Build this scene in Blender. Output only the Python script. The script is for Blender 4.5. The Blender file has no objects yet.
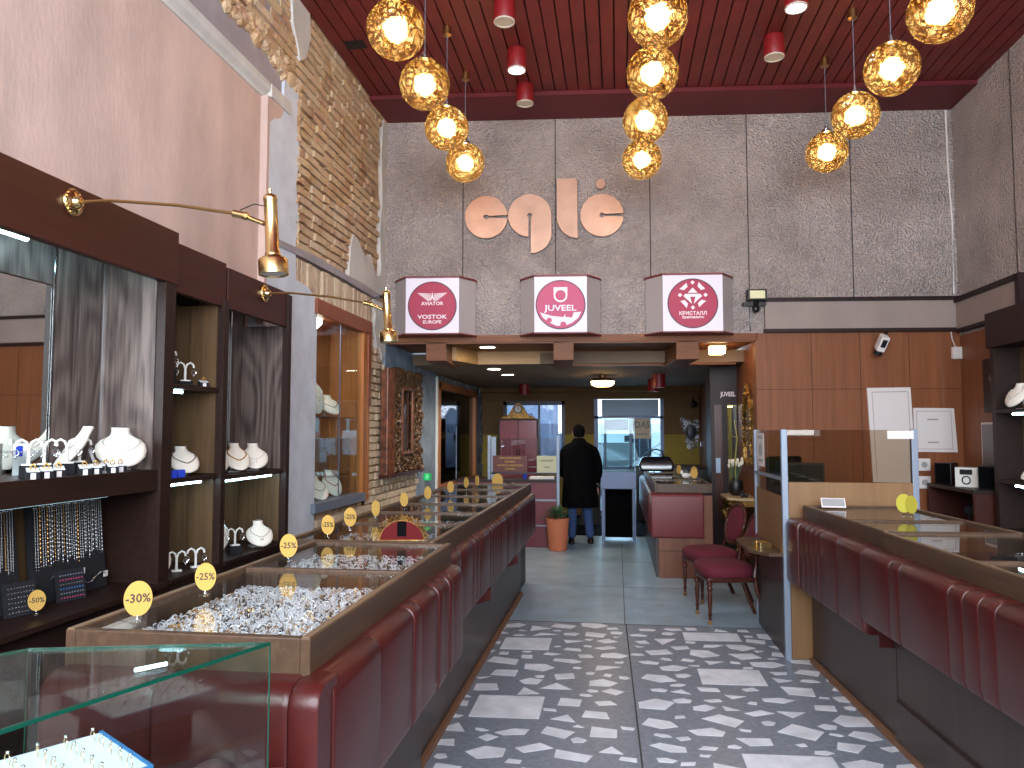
import bpy, bmesh, math, random
from mathutils import Matrix, Vector, Euler
random.seed(7)
SC = bpy.context.scene
COL = SC.collection
PI = math.pi

# ------------------------------------------------------------------ materials
def lin(c):
    out = []
    for v in c[:3]:
        v = v / 255.0
        out.append(v / 12.92 if v <= 0.04045 else ((v + 0.055) / 1.055) ** 2.4)
    return (out[0], out[1], out[2], 1.0)

def newmat(name):
    m = bpy.data.materials.new(name); m.use_nodes = True
    nt = m.node_tree; nt.nodes.clear()
    o = nt.nodes.new('ShaderNodeOutputMaterial')
    return m, nt, o

def texco(nt, scale=(1, 1, 1), kind='Object'):
    tc = nt.nodes.new('ShaderNodeTexCoord'); mp = nt.nodes.new('ShaderNodeMapping')
    mp.inputs['Scale'].default_value = scale
    nt.links.new(tc.outputs[kind], mp.inputs['Vector'])
    return mp.outputs['Vector']

def ramp(nt, fac, stops):
    r = nt.nodes.new('ShaderNodeValToRGB')
    el = r.color_ramp.elements
    while len(el) < len(stops): el.new(0.5)
    for e, (p, c) in zip(el, stops):
        e.position = p; e.color = lin(c)
    nt.links.new(fac, r.inputs['Fac'])
    return r.outputs['Color']

def bump(nt, b, height, strength, dist=0.01):
    n = nt.nodes.new('ShaderNodeBump')
    n.inputs['Strength'].default_value = strength; n.inputs['Distance'].default_value = dist
    nt.links.new(height, n.inputs['Height']); nt.links.new(n.outputs['Normal'], b.inputs['Normal'])

def mat(name, col, rough=0.5, metal=0.0, var=0.0, vscale=3.0, bmp=0.0, bscale=60.0, bdist=0.005, coat=0.0, emit=None, estr=0.0, vor=False, spec=None, col2=None, stretch=(1, 1, 1)):
    m, nt, o = newmat(name)
    b = nt.nodes.new('ShaderNodeBsdfPrincipled')
    b.inputs['Base Color'].default_value = lin(col)
    b.inputs['Roughness'].default_value = rough; b.inputs['Metallic'].default_value = metal
    if coat: b.inputs['Coat Weight'].default_value = coat; b.inputs['Coat Roughness'].default_value = 0.15
    if spec is not None: b.inputs['Specular IOR Level'].default_value = spec
    if var or col2:
        v = texco(nt, stretch)
        n = nt.nodes.new('ShaderNodeTexNoise'); n.inputs['Scale'].default_value = vscale; n.inputs['Detail'].default_value = 6
        n.inputs['Roughness'].default_value = 0.6
        nt.links.new(v, n.inputs['Vector'])
        c2 = col2 or tuple(max(0, min(255, c * (1 - var))) for c in col)
        c1 = col if col2 else tuple(max(0, min(255, c * (1 + var))) for c in col)
        nt.links.new(ramp(nt, n.outputs['Fac'], [(0.32, c2), (0.68, c1)]), b.inputs['Base Color'])
    if bmp:
        v = texco(nt, stretch)
        if vor:
            n = nt.nodes.new('ShaderNodeTexVoronoi'); n.inputs['Scale'].default_value = bscale
            nt.links.new(v, n.inputs['Vector']); bump(nt, b, n.outputs['Distance'], bmp, bdist)
        else:
            n = nt.nodes.new('ShaderNodeTexNoise'); n.inputs['Scale'].default_value = bscale; n.inputs['Detail'].default_value = 4
            nt.links.new(v, n.inputs['Vector']); bump(nt, b, n.outputs['Fac'], bmp, bdist)
    if emit:
        b.inputs['Emission Color'].default_value = lin(emit); b.inputs['Emission Strength'].default_value = estr
    nt.links.new(b.outputs[0], o.inputs['Surface'])
    return m

def wood(name, c1, c2, rough=0.4, grain='z', fine=26.0, coat=0.0, figure=0.0, spec=0.3):
    m, nt, o = newmat(name)
    b = nt.nodes.new('ShaderNodeBsdfPrincipled'); b.inputs['Roughness'].default_value = rough; b.inputs['Specular IOR Level'].default_value = spec
    if coat: b.inputs['Coat Weight'].default_value = coat; b.inputs['Coat Roughness'].default_value = 0.12
    s = [fine, fine, fine]; s['xyz'.index(grain)] = fine * 0.045
    v = texco(nt, s)
    n = nt.nodes.new('ShaderNodeTexNoise'); n.inputs['Scale'].default_value = 1.6; n.inputs['Detail'].default_value = 7
    n.inputs['Distortion'].default_value = 0.6
    nt.links.new(v, n.inputs['Vector'])
    fac = n.outputs['Fac']
    if figure:
        s2 = [1.6, 1.6, 1.6]; s2['xyz'.index(grain)] = 0.45
        v2 = texco(nt, s2)
        n2 = nt.nodes.new('ShaderNodeTexNoise'); n2.inputs['Scale'].default_value = 1.3; n2.inputs['Detail'].default_value = 1.5
        nt.links.new(v2, n2.inputs['Vector'])
        mu = nt.nodes.new('ShaderNodeMath'); mu.operation = 'MULTIPLY'; mu.inputs[1].default_value = 95.0
        nt.links.new(n2.outputs['Fac'], mu.inputs[0])
        si = nt.nodes.new('ShaderNodeMath'); si.operation = 'SINE'; nt.links.new(mu.outputs[0], si.inputs[0])
        ab = nt.nodes.new('ShaderNodeMath'); ab.operation = 'MULTIPLY_ADD'; ab.inputs[1].default_value = 0.5 * figure; 
        nt.links.new(si.outputs[0], ab.inputs[0]); nt.links.new(fac, ab.inputs[2])
        fac = ab.outputs[0]
    nt.links.new(ramp(nt, fac, [(0.3, c2), (0.7, c1)]), b.inputs['Base Color'])
    bump(nt, b, fac, 0.12, 0.002)
    nt.links.new(b.outputs[0], o.inputs['Surface'])
    return m

def glass(name, tint=(255, 255, 255), ior=1.5, refl=1.0, rough=0.0, base=0.0):
    m, nt, o = newmat(name)
    t = nt.nodes.new('ShaderNodeBsdfTransparent'); t.inputs[0].default_value = lin(tint)
    g = nt.nodes.new('ShaderNodeBsdfGlossy'); g.inputs['Roughness'].default_value = rough
    f = nt.nodes.new('ShaderNodeLayerWeight'); f.inputs['Blend'].default_value = 0.5
    pw = nt.nodes.new('ShaderNodeMath'); pw.operation = 'POWER'; pw.inputs[1].default_value = 5.0
    nt.links.new(f.outputs['Facing'], pw.inputs[0])
    r0 = ((ior - 1) / (ior + 1)) ** 2 * refl
    a = nt.nodes.new('ShaderNodeMath'); a.operation = 'MULTIPLY_ADD'; a.use_clamp = True
    a.inputs[1].default_value = (1 - r0) * min(1.0, refl) * 0.85; a.inputs[2].default_value = r0 + base
    nt.links.new(pw.outputs[0], a.inputs[0])
    x = nt.nodes.new('ShaderNodeMixShader')
    nt.links.new(a.outputs[0], x.inputs[0]); nt.links.new(t.outputs[0], x.inputs[1]); nt.links.new(g.outputs[0], x.inputs[2])
    nt.links.new(x.outputs[0], o.inputs['Surface'])
    return m

def emis(name, col, s):
    m, nt, o = newmat(name)
    e = nt.nodes.new('ShaderNodeEmission'); e.inputs[0].default_value = lin(col); e.inputs[1].default_value = s
    nt.links.new(e.outputs[0], o.inputs['Surface'])
    return m

def crackle(name):
    m, nt, o = newmat(name)
    v = texco(nt, (1, 1, 1))
    n = nt.nodes.new('ShaderNodeTexNoise'); n.inputs['Scale'].default_value = 9; nt.links.new(v, n.inputs['Vector'])
    mx = nt.nodes.new('ShaderNodeMix'); mx.data_type = 'VECTOR'; mx.inputs[0].default_value = 0.12
    nt.links.new(v, mx.inputs[4]); nt.links.new(n.outputs['Color'], mx.inputs[5])
    vo = nt.nodes.new('ShaderNodeTexVoronoi'); vo.feature = 'DISTANCE_TO_EDGE'; vo.inputs['Scale'].default_value = 19
    nt.links.new(mx.outputs[1], vo.inputs['Vector'])
    c = ramp(nt, vo.outputs['Distance'], [(0.0, (150, 114, 52)), (0.08, (236, 202, 128)), (0.22, (255, 248, 222))])
    bm_ = nt.nodes.new('ShaderNodeBump'); bm_.inputs['Strength'].default_value = 0.7; bm_.inputs['Distance'].default_value = 0.02
    nt.links.new(vo.outputs['Distance'], bm_.inputs['Height'])
    t = nt.nodes.new('ShaderNodeBsdfTransparent'); nt.links.new(c, t.inputs[0])
    r = nt.nodes.new('ShaderNodeBsdfRefraction'); r.inputs['Roughness'].default_value = 0.22; r.inputs['IOR'].default_value = 1.12
    nt.links.new(c, r.inputs[0]); nt.links.new(bm_.outputs[0], r.inputs['Normal'])
    tl = nt.nodes.new('ShaderNodeBsdfTranslucent'); vf = nt.nodes.new('ShaderNodeTexVoronoi'); vf.inputs['Scale'].default_value = 34; nt.links.new(mx.outputs[1], vf.inputs['Vector']); mm = nt.nodes.new('ShaderNodeMath'); mm.operation = 'MULTIPLY_ADD'; mm.inputs[1].default_value = -0.55; nt.links.new(vf.outputs['Distance'], mm.inputs[0]); nt.links.new(vo.outputs['Distance'], mm.inputs[2]); nt.links.new(ramp(nt, mm.outputs[0], [(0.0, (120, 78, 22)), (0.08, (222, 168, 80)), (0.20, (255, 240, 168))]), tl.inputs[0]); mm.inputs[1].default_value = -0.12
    g = nt.nodes.new('ShaderNodeBsdfGlossy'); g.inputs['Roughness'].default_value = 0.06; nt.links.new(bm_.outputs[0], g.inputs['Normal'])
    a = nt.nodes.new('ShaderNodeMixShader'); a.inputs[0].default_value = 0.42
    nt.links.new(t.outputs[0], a.inputs[1]); nt.links.new(r.outputs[0], a.inputs[2])
    b = nt.nodes.new('ShaderNodeMixShader'); b.inputs[0].default_value = 0.15
    nt.links.new(a.outputs[0], b.inputs[1]); nt.links.new(tl.outputs[0], b.inputs[2])
    d = nt.nodes.new('ShaderNodeMixShader'); d.inputs[0].default_value = 0.12
    nt.links.new(b.outputs[0], d.inputs[1]); nt.links.new(g.outputs[0], d.inputs[2])
    nt.links.new(d.outputs[0], o.inputs['Surface'])
    return m

def brickmat(name, stops, rough=0.9, smear=(200, 180, 152)):
    m, nt, o = newmat(name)
    b = nt.nodes.new('ShaderNodeBsdfPrincipled'); b.inputs['Roughness'].default_value = rough
    g = nt.nodes.new('ShaderNodeNewGeometry')
    v = texco(nt)
    n = nt.nodes.new('ShaderNodeTexNoise'); n.inputs['Scale'].default_value = 7; n.inputs['Detail'].default_value = 8; n.inputs['Roughness'].default_value = 0.7
    nt.links.new(v, n.inputs['Vector'])
    c = ramp(nt, g.outputs['Random Per Island'], stops)
    c2 = ramp(nt, n.outputs['Fac'], [(0.3, (150, 125, 105)), (0.5, (255, 255, 255)), (0.75, (255, 245, 235))])
    mx = nt.nodes.new('ShaderNodeMix'); mx.data_type = 'RGBA'; mx.blend_type = 'MULTIPLY'; mx.inputs[0].default_value = 0.55
    nt.links.new(c, mx.inputs[6]); nt.links.new(c2, mx.inputs[7])
    n3 = nt.nodes.new('ShaderNodeTexNoise'); n3.inputs['Scale'].default_value = 2.6; n3.inputs['Detail'].default_value = 9; n3.inputs['Roughness'].default_value = 0.68
    nt.links.new(v, n3.inputs['Vector'])
    f3 = ramp(nt, n3.outputs['Fac'], [(0.43, (0, 0, 0)), (0.55, (200, 200, 200))])
    m3 = nt.nodes.new('ShaderNodeMix'); m3.data_type = 'RGBA'; nt.links.new(f3, m3.inputs[0])
    nt.links.new(mx.outputs[2], m3.inputs[6]); m3.inputs[7].default_value = lin(smear)
    nt.links.new(m3.outputs[2], b.inputs['Base Color'])
    n2 = nt.nodes.new('ShaderNodeTexNoise'); n2.inputs['Scale'].default_value = 35; n2.inputs['Detail'].default_value = 8
    nt.links.new(v, n2.inputs['Vector']); bump(nt, b, n2.outputs['Fac'], 0.7, 0.02)
    nt.links.new(b.outputs[0], o.inputs['Surface'])
    return m

MT = {}
MT['pink'] = mat('pink_plaster', (198, 170, 160), 0.9, var=0.07, vscale=2.2, bmp=0.35, bscale=30, stretch=(1, 1.2, 0.5))
MT['whiteplaster'] = mat('white_plaster', (196, 192, 188), 0.85, var=0.05, vscale=4, bmp=0.2, bscale=25)
MT['paleblue'] = mat('pale_blue_plaster', (204, 210, 222), 0.85, var=0.05, vscale=4, bmp=0.2, bscale=25)
MT['mauve'] = mat('mauve_grey_plaster', (152, 144, 150), 0.9, var=0.06, bmp=0.2, bscale=20)
MT['mortar'] = mat('mortar', (176, 146, 116), 0.95, var=0.2, vscale=5, bmp=1.0, bscale=22, bdist=0.03)
MT['brick'] = brickmat('bare_brick', [(0.0, (156, 118, 92)), (0.3, (190, 156, 118)), (0.6, (202, 174, 138)), (0.85, (184, 144, 118)), (1.0, (214, 194, 166))])
MT['brickpale'] = brickmat('whitewashed_brick', [(0.0, (186, 160, 136)), (0.5, (208, 188, 164)), (1.0, (198, 170, 148))])
MT['stonegrey'] = brickmat('blue_grey_stone', [(0.0, (96, 104, 112)), (0.5, (122, 130, 136)), (1.0, (140, 144, 146))], smear=(128, 136, 142))
MT['bluegrey'] = mat('blue_grey_paint', (116, 130, 146), 0.8, var=0.14, vscale=4, bmp=0.2, bscale=20)
MT['panelgrey'] = mat('hammered_grey_panel', (176, 162, 158), 0.62, var=0.10, vscale=1.3, bmp=1.0, bscale=42, bdist=0.035, vor=True)
MT['seam'] = mat('dark_seam', (60, 50, 50), 0.8)
MT['ceilred'] = mat('dark_red_boards', (102, 38, 38), 0.5, var=0.08, vscale=3, spec=0.25)
MT['ceilgap'] = mat('black_gap', (20, 6, 7), 0.9)
MT['bandred'] = mat('dark_red_band', (92, 30, 36), 0.5, var=0.06, spec=0.25)
MT['spotred'] = mat('red_spot_metal', (126, 22, 28), 0.45)
MT['copper'] = mat('brushed_copper', (184, 144, 124), 0.42, 0.4, var=0.09, vscale=2.6, bmp=0.05, bscale=200)
MT['woodwall'] = wood('red_brown_veneer', (132, 80, 50), (114, 67, 41), 0.45, fine=14)
MT['woodsoffit'] = wood('soffit_veneer', (128, 74, 38), (106, 58, 30), 0.5, grain='x', fine=16)
MT['woodlight'] = wood('pale_veneer', (190, 150, 100), (170, 128, 82), 0.45, grain='x', fine=16)
MT['orangewood'] = wood('orange_wood', (176, 112, 58), (150, 88, 44), 0.4, fine=16)
MT['redbrown'] = wood('red_brown_stained_wood', (66, 30, 23), (54, 24, 19), 0.42, grain='y', fine=18)
MT['frameredbrown'] = wood('niche_frame_wood', (146, 84, 56), (122, 66, 44), 0.45, grain='z', fine=18)
MT['darkwood'] = wood('dark_stained_wood', (44, 26, 21), (32, 19, 16), 0.45, grain='y', fine=18)
MT['oak'] = wood('grey_brown_oak', (112, 98, 92), (64, 52, 50), 0.42, grain='z', fine=30, figure=0.22)
MT['oakback'] = wood('olive_brown_oak', (98, 74, 50), (70, 52, 36), 0.5, grain='z', fine=22)
MT['casewood'] = wood('walnut_case_wood', (82, 61, 46), (62, 46, 35), 0.38, grain='y', fine=20)
MT['caserim'] = wood('pale_case_rim', (122, 100, 78), (100, 80, 60), 0.36, grain='y', fine=20)
MT['caseside'] = wood('dark_walnut_side', (66, 48, 38), (52, 37, 30), 0.36, grain='y', fine=20)
MT['base'] = wood('counter_base_laminate', (66, 53, 50), (54, 43, 41), 0.36, grain='z', fine=8)
MT['leather'] = mat('oxblood_leather', (66, 21, 20), 0.34, var=0.06, vscale=6, bmp=0.12, bscale=120, coat=0.12, spec=0.3)
MT['leatherside'] = MT['leather']
MT['velvet'] = mat('crimson_velvet', (86, 9, 32), 0.85, bmp=0.1, bscale=200)
MT['mahogany'] = wood('mahogany', (72, 32, 22), (52, 22, 15), 0.35, fine=20)
MT['brass'] = mat('polished_brass', (232, 206, 146), 0.22, 1.0)
MT['oldbrass'] = mat('aged_brass', (180, 140, 92), 0.35, 1.0, bmp=0.2, bscale=80)
MT['gilt'] = mat('gilt_carving', (176, 132, 62), 0.4, 0.6, col2=(88, 58, 26), vscale=25, bmp=0.6, bscale=60)
MT['carved'] = mat('dark_carved_wood', (120, 84, 52), 0.42, 0.15, col2=(40, 24, 16), vscale=22, bmp=0.6, bscale=50)
MT['carvedred'] = mat('carved_red_wood', (134, 76, 46), 0.4, 0.1, col2=(66, 30, 20), vscale=14, bmp=0.3, bscale=40)
MT['chrome'] = mat('chrome', (210, 212, 215), 0.15, 1.0)
MT['alu'] = mat('brushed_aluminium', (124, 134, 150), 0.45, 0.3)
MT['silver'] = mat('silver', (214, 216, 222), 0.25, 0.9)
MT['brightsilver'] = mat('bright_silver', (246, 247, 255), 0.3, 0.25)
MT['chainsilver'] = mat('chain_silver', (150, 150, 152), 0.38, 0.85)
MT['chaingold'] = mat('chain_gold', (150, 118, 74), 0.4, 0.8)
MT['gold'] = mat('gold', (226, 178, 84), 0.25, 0.9)
MT['darkmetal'] = mat('dark_metal', (52, 54, 62), 0.4, 0.6)
MT['black'] = mat('black_plastic', (18, 17, 19), 0.4)
MT['blackcloth'] = mat('black_cloth', (4, 4, 6), 0.9, bmp=0.2, bscale=150, spec=0.08)
MT['blackvelvet'] = mat('black_velvet', (20, 19, 26), 0.95)
MT['white'] = mat('white_plastic', (222, 220, 214), 0.45)
MT['paper'] = mat('white_paper', (214, 206, 204), 0.7)
MT['papershade'] = mat('printed_line_grey', (150, 140, 140), 0.7)
MT['bust'] = mat('white_leatherette', (226, 218, 206), 0.5, bmp=0.1, bscale=120)
MT['grey'] = mat('grey_plastic', (150, 150, 152), 0.5)
MT['fascia'] = mat('taupe_fascia', (142, 126, 120), 0.6, var=0.03)
MT['fasciatrim'] = mat('dark_maroon_trim', (36, 17, 18), 0.5, spec=0.3)
MT['maroon'] = mat('maroon_panel', (98, 34, 46), 0.5, var=0.05)
MT['boxtrim'] = mat('light_box_trim', (112, 30, 34), 0.45)
MT['boxside'] = mat('light_box_side', (172, 160, 160), 0.4)
MT['boxface'] = mat('light_box_face', (214, 206, 218), 0.5, emit=(240, 232, 250), estr=0.12)
MT['crimson'] = mat('crimson_print', (164, 26, 68), 0.5)
MT['pinkprint'] = mat('pink_print', (184, 62, 104), 0.5)  # paled crimson: glare on the middle light box put into the disc colour
MT['rimdark'] = mat('plum_rim', (62, 30, 50), 0.5)
MT['whiteprint'] = mat('white_print', (240, 226, 232), 0.5)
MT['yellowcard'] = mat('yellow_card', (176, 138, 66), 0.85)
MT['greenyellow'] = mat('lime_yellow_card', (166, 156, 50), 0.8)
MT['ink'] = mat('black_ink', (40, 30, 22), 0.6)
MT['clear'] = glass('clear_acrylic', (240, 244, 246), 1.45, 1.0, base=0.06)
MT['glass'] = glass('plate_glass', (246, 252, 250), 1.5, 1.3, base=0.0)
MT['softglass'] = glass('low_reflection_glass', (244, 250, 250), 1.5, 0.35)
MT['casetop'] = glass('counter_glass', (252, 254, 253), 1.5, 1.25, base=0.015)
MT['smoked'] = glass('smoked_partition_glass', (226, 218, 206), 1.5, 0.3, base=0.02)
MT['greenedge'] = mat('green_glass_edge', (8, 66, 52), 0.2, coat=0.4, emit=(10, 80, 66), estr=0.0)
MT['mirror'] = mat('mirror_silver', (225, 228, 226), 0.02, 1.0)
MT['globe'] = crackle('amber_crackle_glass')
MT['bulb'] = emis('warm_bulb', (255, 226, 184), 40.0)
MT['led'] = emis('led_tube', (190, 240, 255), 22.0)
MT['downlight'] = emis('downlight_diffuser', (255, 240, 216), 60.0)
MT['spotlit'] = emis('lit_spot_lens', (225, 235, 255), 30.0)
MT['warmlamp'] = emis('warm_lamp_glass', (255, 205, 140), 22.0)
MT['spotface'] = mat('spot_grille', (196, 186, 172), 0.5, bmp=0.8, bscale=90, vor=True)
MT['floorterrazzo'] = mat('grey_terrazzo', (122, 130, 142), 0.32, var=0.10, vscale=30, bmp=0.03, bscale=60)
MT['chip'] = mat('white_stone_chip', (216, 220, 228), 0.32, var=0.08, vscale=6)
MT['floorgrey'] = mat('blue_grey_tile', (140, 162, 178), 0.32, var=0.08, vscale=3)
MT['floorseam'] = mat('floor_joint', (56, 60, 64), 0.6)
MT['floorwood'] = mat('brown_floor_edge', (120, 84, 60), 0.6)
MT['brownwall'] = mat('brown_paint', (104, 78, 46), 0.8, var=0.05)
MT['olivewall'] = mat('olive_yellow_paint', (146, 124, 48), 0.8, var=0.05)
MT['backceil'] = mat('grey_brown_ceiling', (124, 104, 84), 0.8, var=0.04)
MT['terracotta'] = mat('terracotta', (196, 112, 78), 0.7, var=0.05)
MT['soil'] = mat('soil', (40, 30, 24), 1.0)
MT['leaf'] = mat('dark_green_leaf', (48, 78, 50), 0.6, var=0.25, vscale=20)
MT['leafpale'] = mat('pale_twig', (150, 140, 60), 0.6)
MT['flower'] = mat('cream_petal', (220, 214, 196), 0.7)
MT['jeans'] = mat('blue_denim', (44, 64, 108), 0.9, bmp=0.2, bscale=120)
MT['skin'] = mat('skin', (196, 148, 122), 0.6)
MT['hair'] = mat('black_hair', (9, 7, 7), 0.9, bmp=0.5, bscale=90, spec=0.1)
MT['shutter'] = mat('pale_blue_shutter_box', (150, 176, 204), 0.5)
MT['doorframe'] = mat('steel_blue_frame', (86, 98, 124), 0.45, 0.3)
MT['green'] = mat('green_cap', (40, 170, 90), 0.4)
MT['bluebox'] = mat('blue_box', (30, 60, 180), 0.4)
MT['asphalt'] = mat('asphalt', (120, 125, 130), 0.9, var=0.1)
MT['facade'] = mat('pale_facade', (235, 238, 240), 0.8)
MT['carpaint'] = mat('dark_car_paint', (22, 30, 44), 0.2, coat=0.8)
MT['marble'] = mat('cream_marble', (190, 164, 126), 0.3, var=0.12, vscale=8)
MT['tray'] = mat('white_foam', (226, 230, 236), 0.7)
MT['trayblue'] = mat('blue_tray_edge', (36, 112, 176), 0.5)

# ------------------------------------------------------------------ mesh builder
class MB:
    def __init__(s, xf=None):
        s.bm = bmesh.new(); s.xf = xf or Matrix.Identity(4); s.mi = 0
    def _v(s, pts): return [s.bm.verts.new(s.xf @ Vector(p)) for p in pts]
    def _f(s, vs):
        try:
            f = s.bm.faces.new(vs); f.material_index = s.mi; return f
        except ValueError: return None
    def box(s, x0, x1, y0, y1, z0, z1, rot=None, c=None):
        P = [(x0, y0, z0), (x1, y0, z0), (x1, y1, z0), (x0, y1, z0), (x0, y0, z1), (x1, y0, z1), (x1, y1, z1), (x0, y1, z1)]
        if rot is not None:
            cc = Vector(c or ((x0 + x1) / 2, (y0 + y1) / 2, (z0 + z1) / 2)); R = Euler(rot).to_matrix()
            P = [cc + R @ (Vector(p) - cc) for p in P]
        v = s._v(P)
        for f in ((0, 3, 2, 1), (4, 5, 6, 7), (0, 1, 5, 4), (1, 2, 6, 5), (2, 3, 7, 6), (3, 0, 4, 7)): s._f([v[i] for i in f])
        return s
    def rings(s, rs, cap=True, closed=False):
        R = [s._v(r) for r in rs]; n = len(R[0])
        m = len(R)
        for i in range(m - 1 + (1 if closed else 0)):
            a = R[i]; b = R[(i + 1) % m]
            for j in range(n): s._f([a[j], a[(j + 1) % n], b[(j + 1) % n], b[j]])
        if cap and not closed:
            s._f(list(reversed(R[0]))); s._f(R[-1])
        return s
    def lathe(s, prof, c=(0, 0, 0), n=24, cap=True, M=None):
        M = M or Matrix.Identity(3); c = Vector(c); rs = []
        for r, z in prof:
            rs.append([c + M @ Vector((max(r, 1e-4) * math.cos(2 * PI * j / n), max(r, 1e-4) * math.sin(2 * PI * j / n), z)) for j in range(n)])
        return s.rings(rs, cap)
    def cyl(s, p0, p1, r0, r1=None, n=12, cap=True):
        p0 = Vector(p0); p1 = Vector(p1); d = p1 - p0; L = d.length
        if L < 1e-7: return s
        M = d.to_track_quat('Z', 'Y').to_matrix()
        return s.lathe([(r0, 0), (r1 if r1 is not None else r0, L)], p0, n, cap, M)
    def tube(s, pts, r, n=8, closed=False):
        pts = [Vector(p) for p in pts]; rs = []; m = len(pts); up = Vector((0, 0, 1))
        for i, p in enumerate(pts):
            a = pts[(i - 1) % m] if (closed or i > 0) else p; b = pts[(i + 1) % m] if (closed or i < m - 1) else p
            d = (b - a).normalized(); x = d.cross(up)
            if x.length < 1e-3: x = d.cross(Vector((0, 1, 0)))
            x.normalize(); y = x.cross(d)
            rr = r[i] if isinstance(r, (list, tuple)) else r
            rs.append([p + x * rr * math.cos(2 * PI * j / n) + y * rr * math.sin(2 * PI * j / n) for j in range(n)])
        return s.rings(rs, True, closed)
    def ball(s, c, r, seg=12, ring=8, M=None):
        if not isinstance(r, (list, tuple)): r = (r, r, r)
        M = M or Matrix.Identity(3); c = Vector(c)
        top = s._v([c + M @ Vector((0, 0, r[2]))])[0]; bot = s._v([c + M @ Vector((0, 0, -r[2]))])[0]; R = []
        for i in range(1, ring):
            t = PI * i / ring
            R.append(s._v([c + M @ Vector((r[0] * math.sin(t) * math.cos(2 * PI * j / seg), r[1] * math.sin(t) * math.sin(2 * PI * j / seg), r[2] * math.cos(t))) for j in range(seg)]))
        for j in range(seg):
            s._f([top, R[0][j], R[0][(j + 1) % seg]]); s._f([bot, R[-1][(j + 1) % seg], R[-1][j]])
            for i in range(len(R) - 1): s._f([R[i][j], R[i + 1][j], R[i + 1][(j + 1) % seg], R[i][(j + 1) % seg]])
        return s
    def torus(s, c, R, r, n=16, k=6, M=None, sx=1.0):
        M = M or Matrix.Identity(3); c = Vector(c); rs = []
        for i in range(n):
            t = 2 * PI * i / n
            rs.append([c + M @ Vector(((R + r * math.cos(2 * PI * j / k)) * math.cos(t) * sx, (R + r * math.cos(2 * PI * j / k)) * math.sin(t), r * math.sin(2 * PI * j / k))) for j in range(k)])
        return s.rings(rs, False, True)
    def prism(s, poly, axis, a, b):
        # polygon in the plane perpendicular to axis, extruded from a to b
        def P(q, t):
            u, w = q
            return {'x': (t, u, w), 'y': (u, t, w), 'z': (u, w, t)}[axis]
        A = s._v([P(q, a) for q in poly]); B = s._v([P(q, b) for q in poly]); n = len(poly)
        s._f(A); s._f(list(reversed(B)))
        for i in range(n): s._f([A[i], B[i], B[(i + 1) % n], A[(i + 1) % n]])
        return s
    def build(s, name, m, parent=None, smooth=False, bevel=0.0, seg=2):
        bmesh.ops.recalc_face_normals(s.bm, faces=s.bm.faces[:])
        me = bpy.data.meshes.new(name); s.bm.to_mesh(me); s.bm.free()
        for x in (m if isinstance(m, (list, tuple)) else [m]): me.materials.append(MT[x] if isinstance(x, str) else x)
        if smooth:
            for p in me.polygons: p.use_smooth = True
            try: me.set_sharp_from_angle(angle=math.radians(42))
            except Exception: pass
        o = bpy.data.objects.new(name, me); COL.objects.link(o)
        if parent is not None: o.parent = parent
        if bevel:
            md = o.modifiers.new('b', 'BEVEL'); md.width = bevel; md.segments = seg; md.limit_method = 'ANGLE'; md.angle_limit = math.radians(40)
        return o

def tag(o, label=None, cat=None, group=None, kind=None):
    if label: o['label'] = label
    if cat: o['category'] = cat
    if group: o['group'] = group
    if kind: o['kind'] = kind
    return o
def thing(name, label, cat, loc=(0, 0, 0), rz=0.0, group=None):
    o = bpy.data.objects.new(name, None); COL.objects.link(o); o.location = loc; o.rotation_euler = (0, 0, rz); o.empty_display_size = 0.05
    return tag(o, label, cat, group)
def copy_tree(o, parent=None):
    c = o.copy(); COL.objects.link(c); c.parent = parent
    for ch in list(o.children): copy_tree(ch, c)
    return c
def dup(o, loc, rz=None, label=None, group=None, scale=None):
    c = copy_tree(o); c.location = loc
    if rz is not None: c.rotation_euler = (0, 0, rz)
    if label: c['label'] = label
    if group: c['group'] = group
    if scale: c.scale = scale if isinstance(scale, (tuple, list)) else (scale,) * 3
    return c
def struct(mb, name, m, **k): return tag(mb.build(name, m, **k), kind='structure')

BOLD = 0.018
def textmesh(s, size, ext=0.001, sx=1.0, shear=0.0):
    cu = bpy.data.curves.new('t', 'FONT'); cu.body = s; cu.size = size; cu.extrude = ext
    cu.align_x = 'CENTER'; cu.align_y = 'CENTER'; cu.shear = shear; cu.resolution_u = 2; cu.offset = BOLD * size
    o = bpy.data.objects.new('t', cu); COL.objects.link(o)
    dg = bpy.context.evaluated_depsgraph_get()
    me = bpy.data.meshes.new_from_object(o.evaluated_get(dg)); bpy.data.objects.remove(o)
    me.transform(Matrix.Diagonal((sx, 1, 1, 1)))
    return me
def lettering(s, size, m, parent, loc, rot=(PI / 2, 0, 0), sx=1.0, name='lettering', ext=0.001, bold=0.0, shear=0.0):
    me = textmesh(s, size, ext, sx, shear); me.materials.clear(); me.materials.append(MT[m])
    o = bpy.data.objects.new(name, me); COL.objects.link(o); o.parent = parent; o.location = loc; o.rotation_euler = rot
    return o

# ------------------------------------------------------------------ frames
BWA = math.atan2(9.28 - 8.76, 3.9 + 2.75)
BWM = Matrix.Translation((-2.75, 8.76, 0)) @ Matrix.Rotation(BWA, 4, 'Z')
def bw(u, d=0.0, z=0.0):            # a point on the sign wall: u along it, d out into the room
    return tuple(BWM @ Vector((u, -d, z)))
BWL = 6.68

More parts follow.
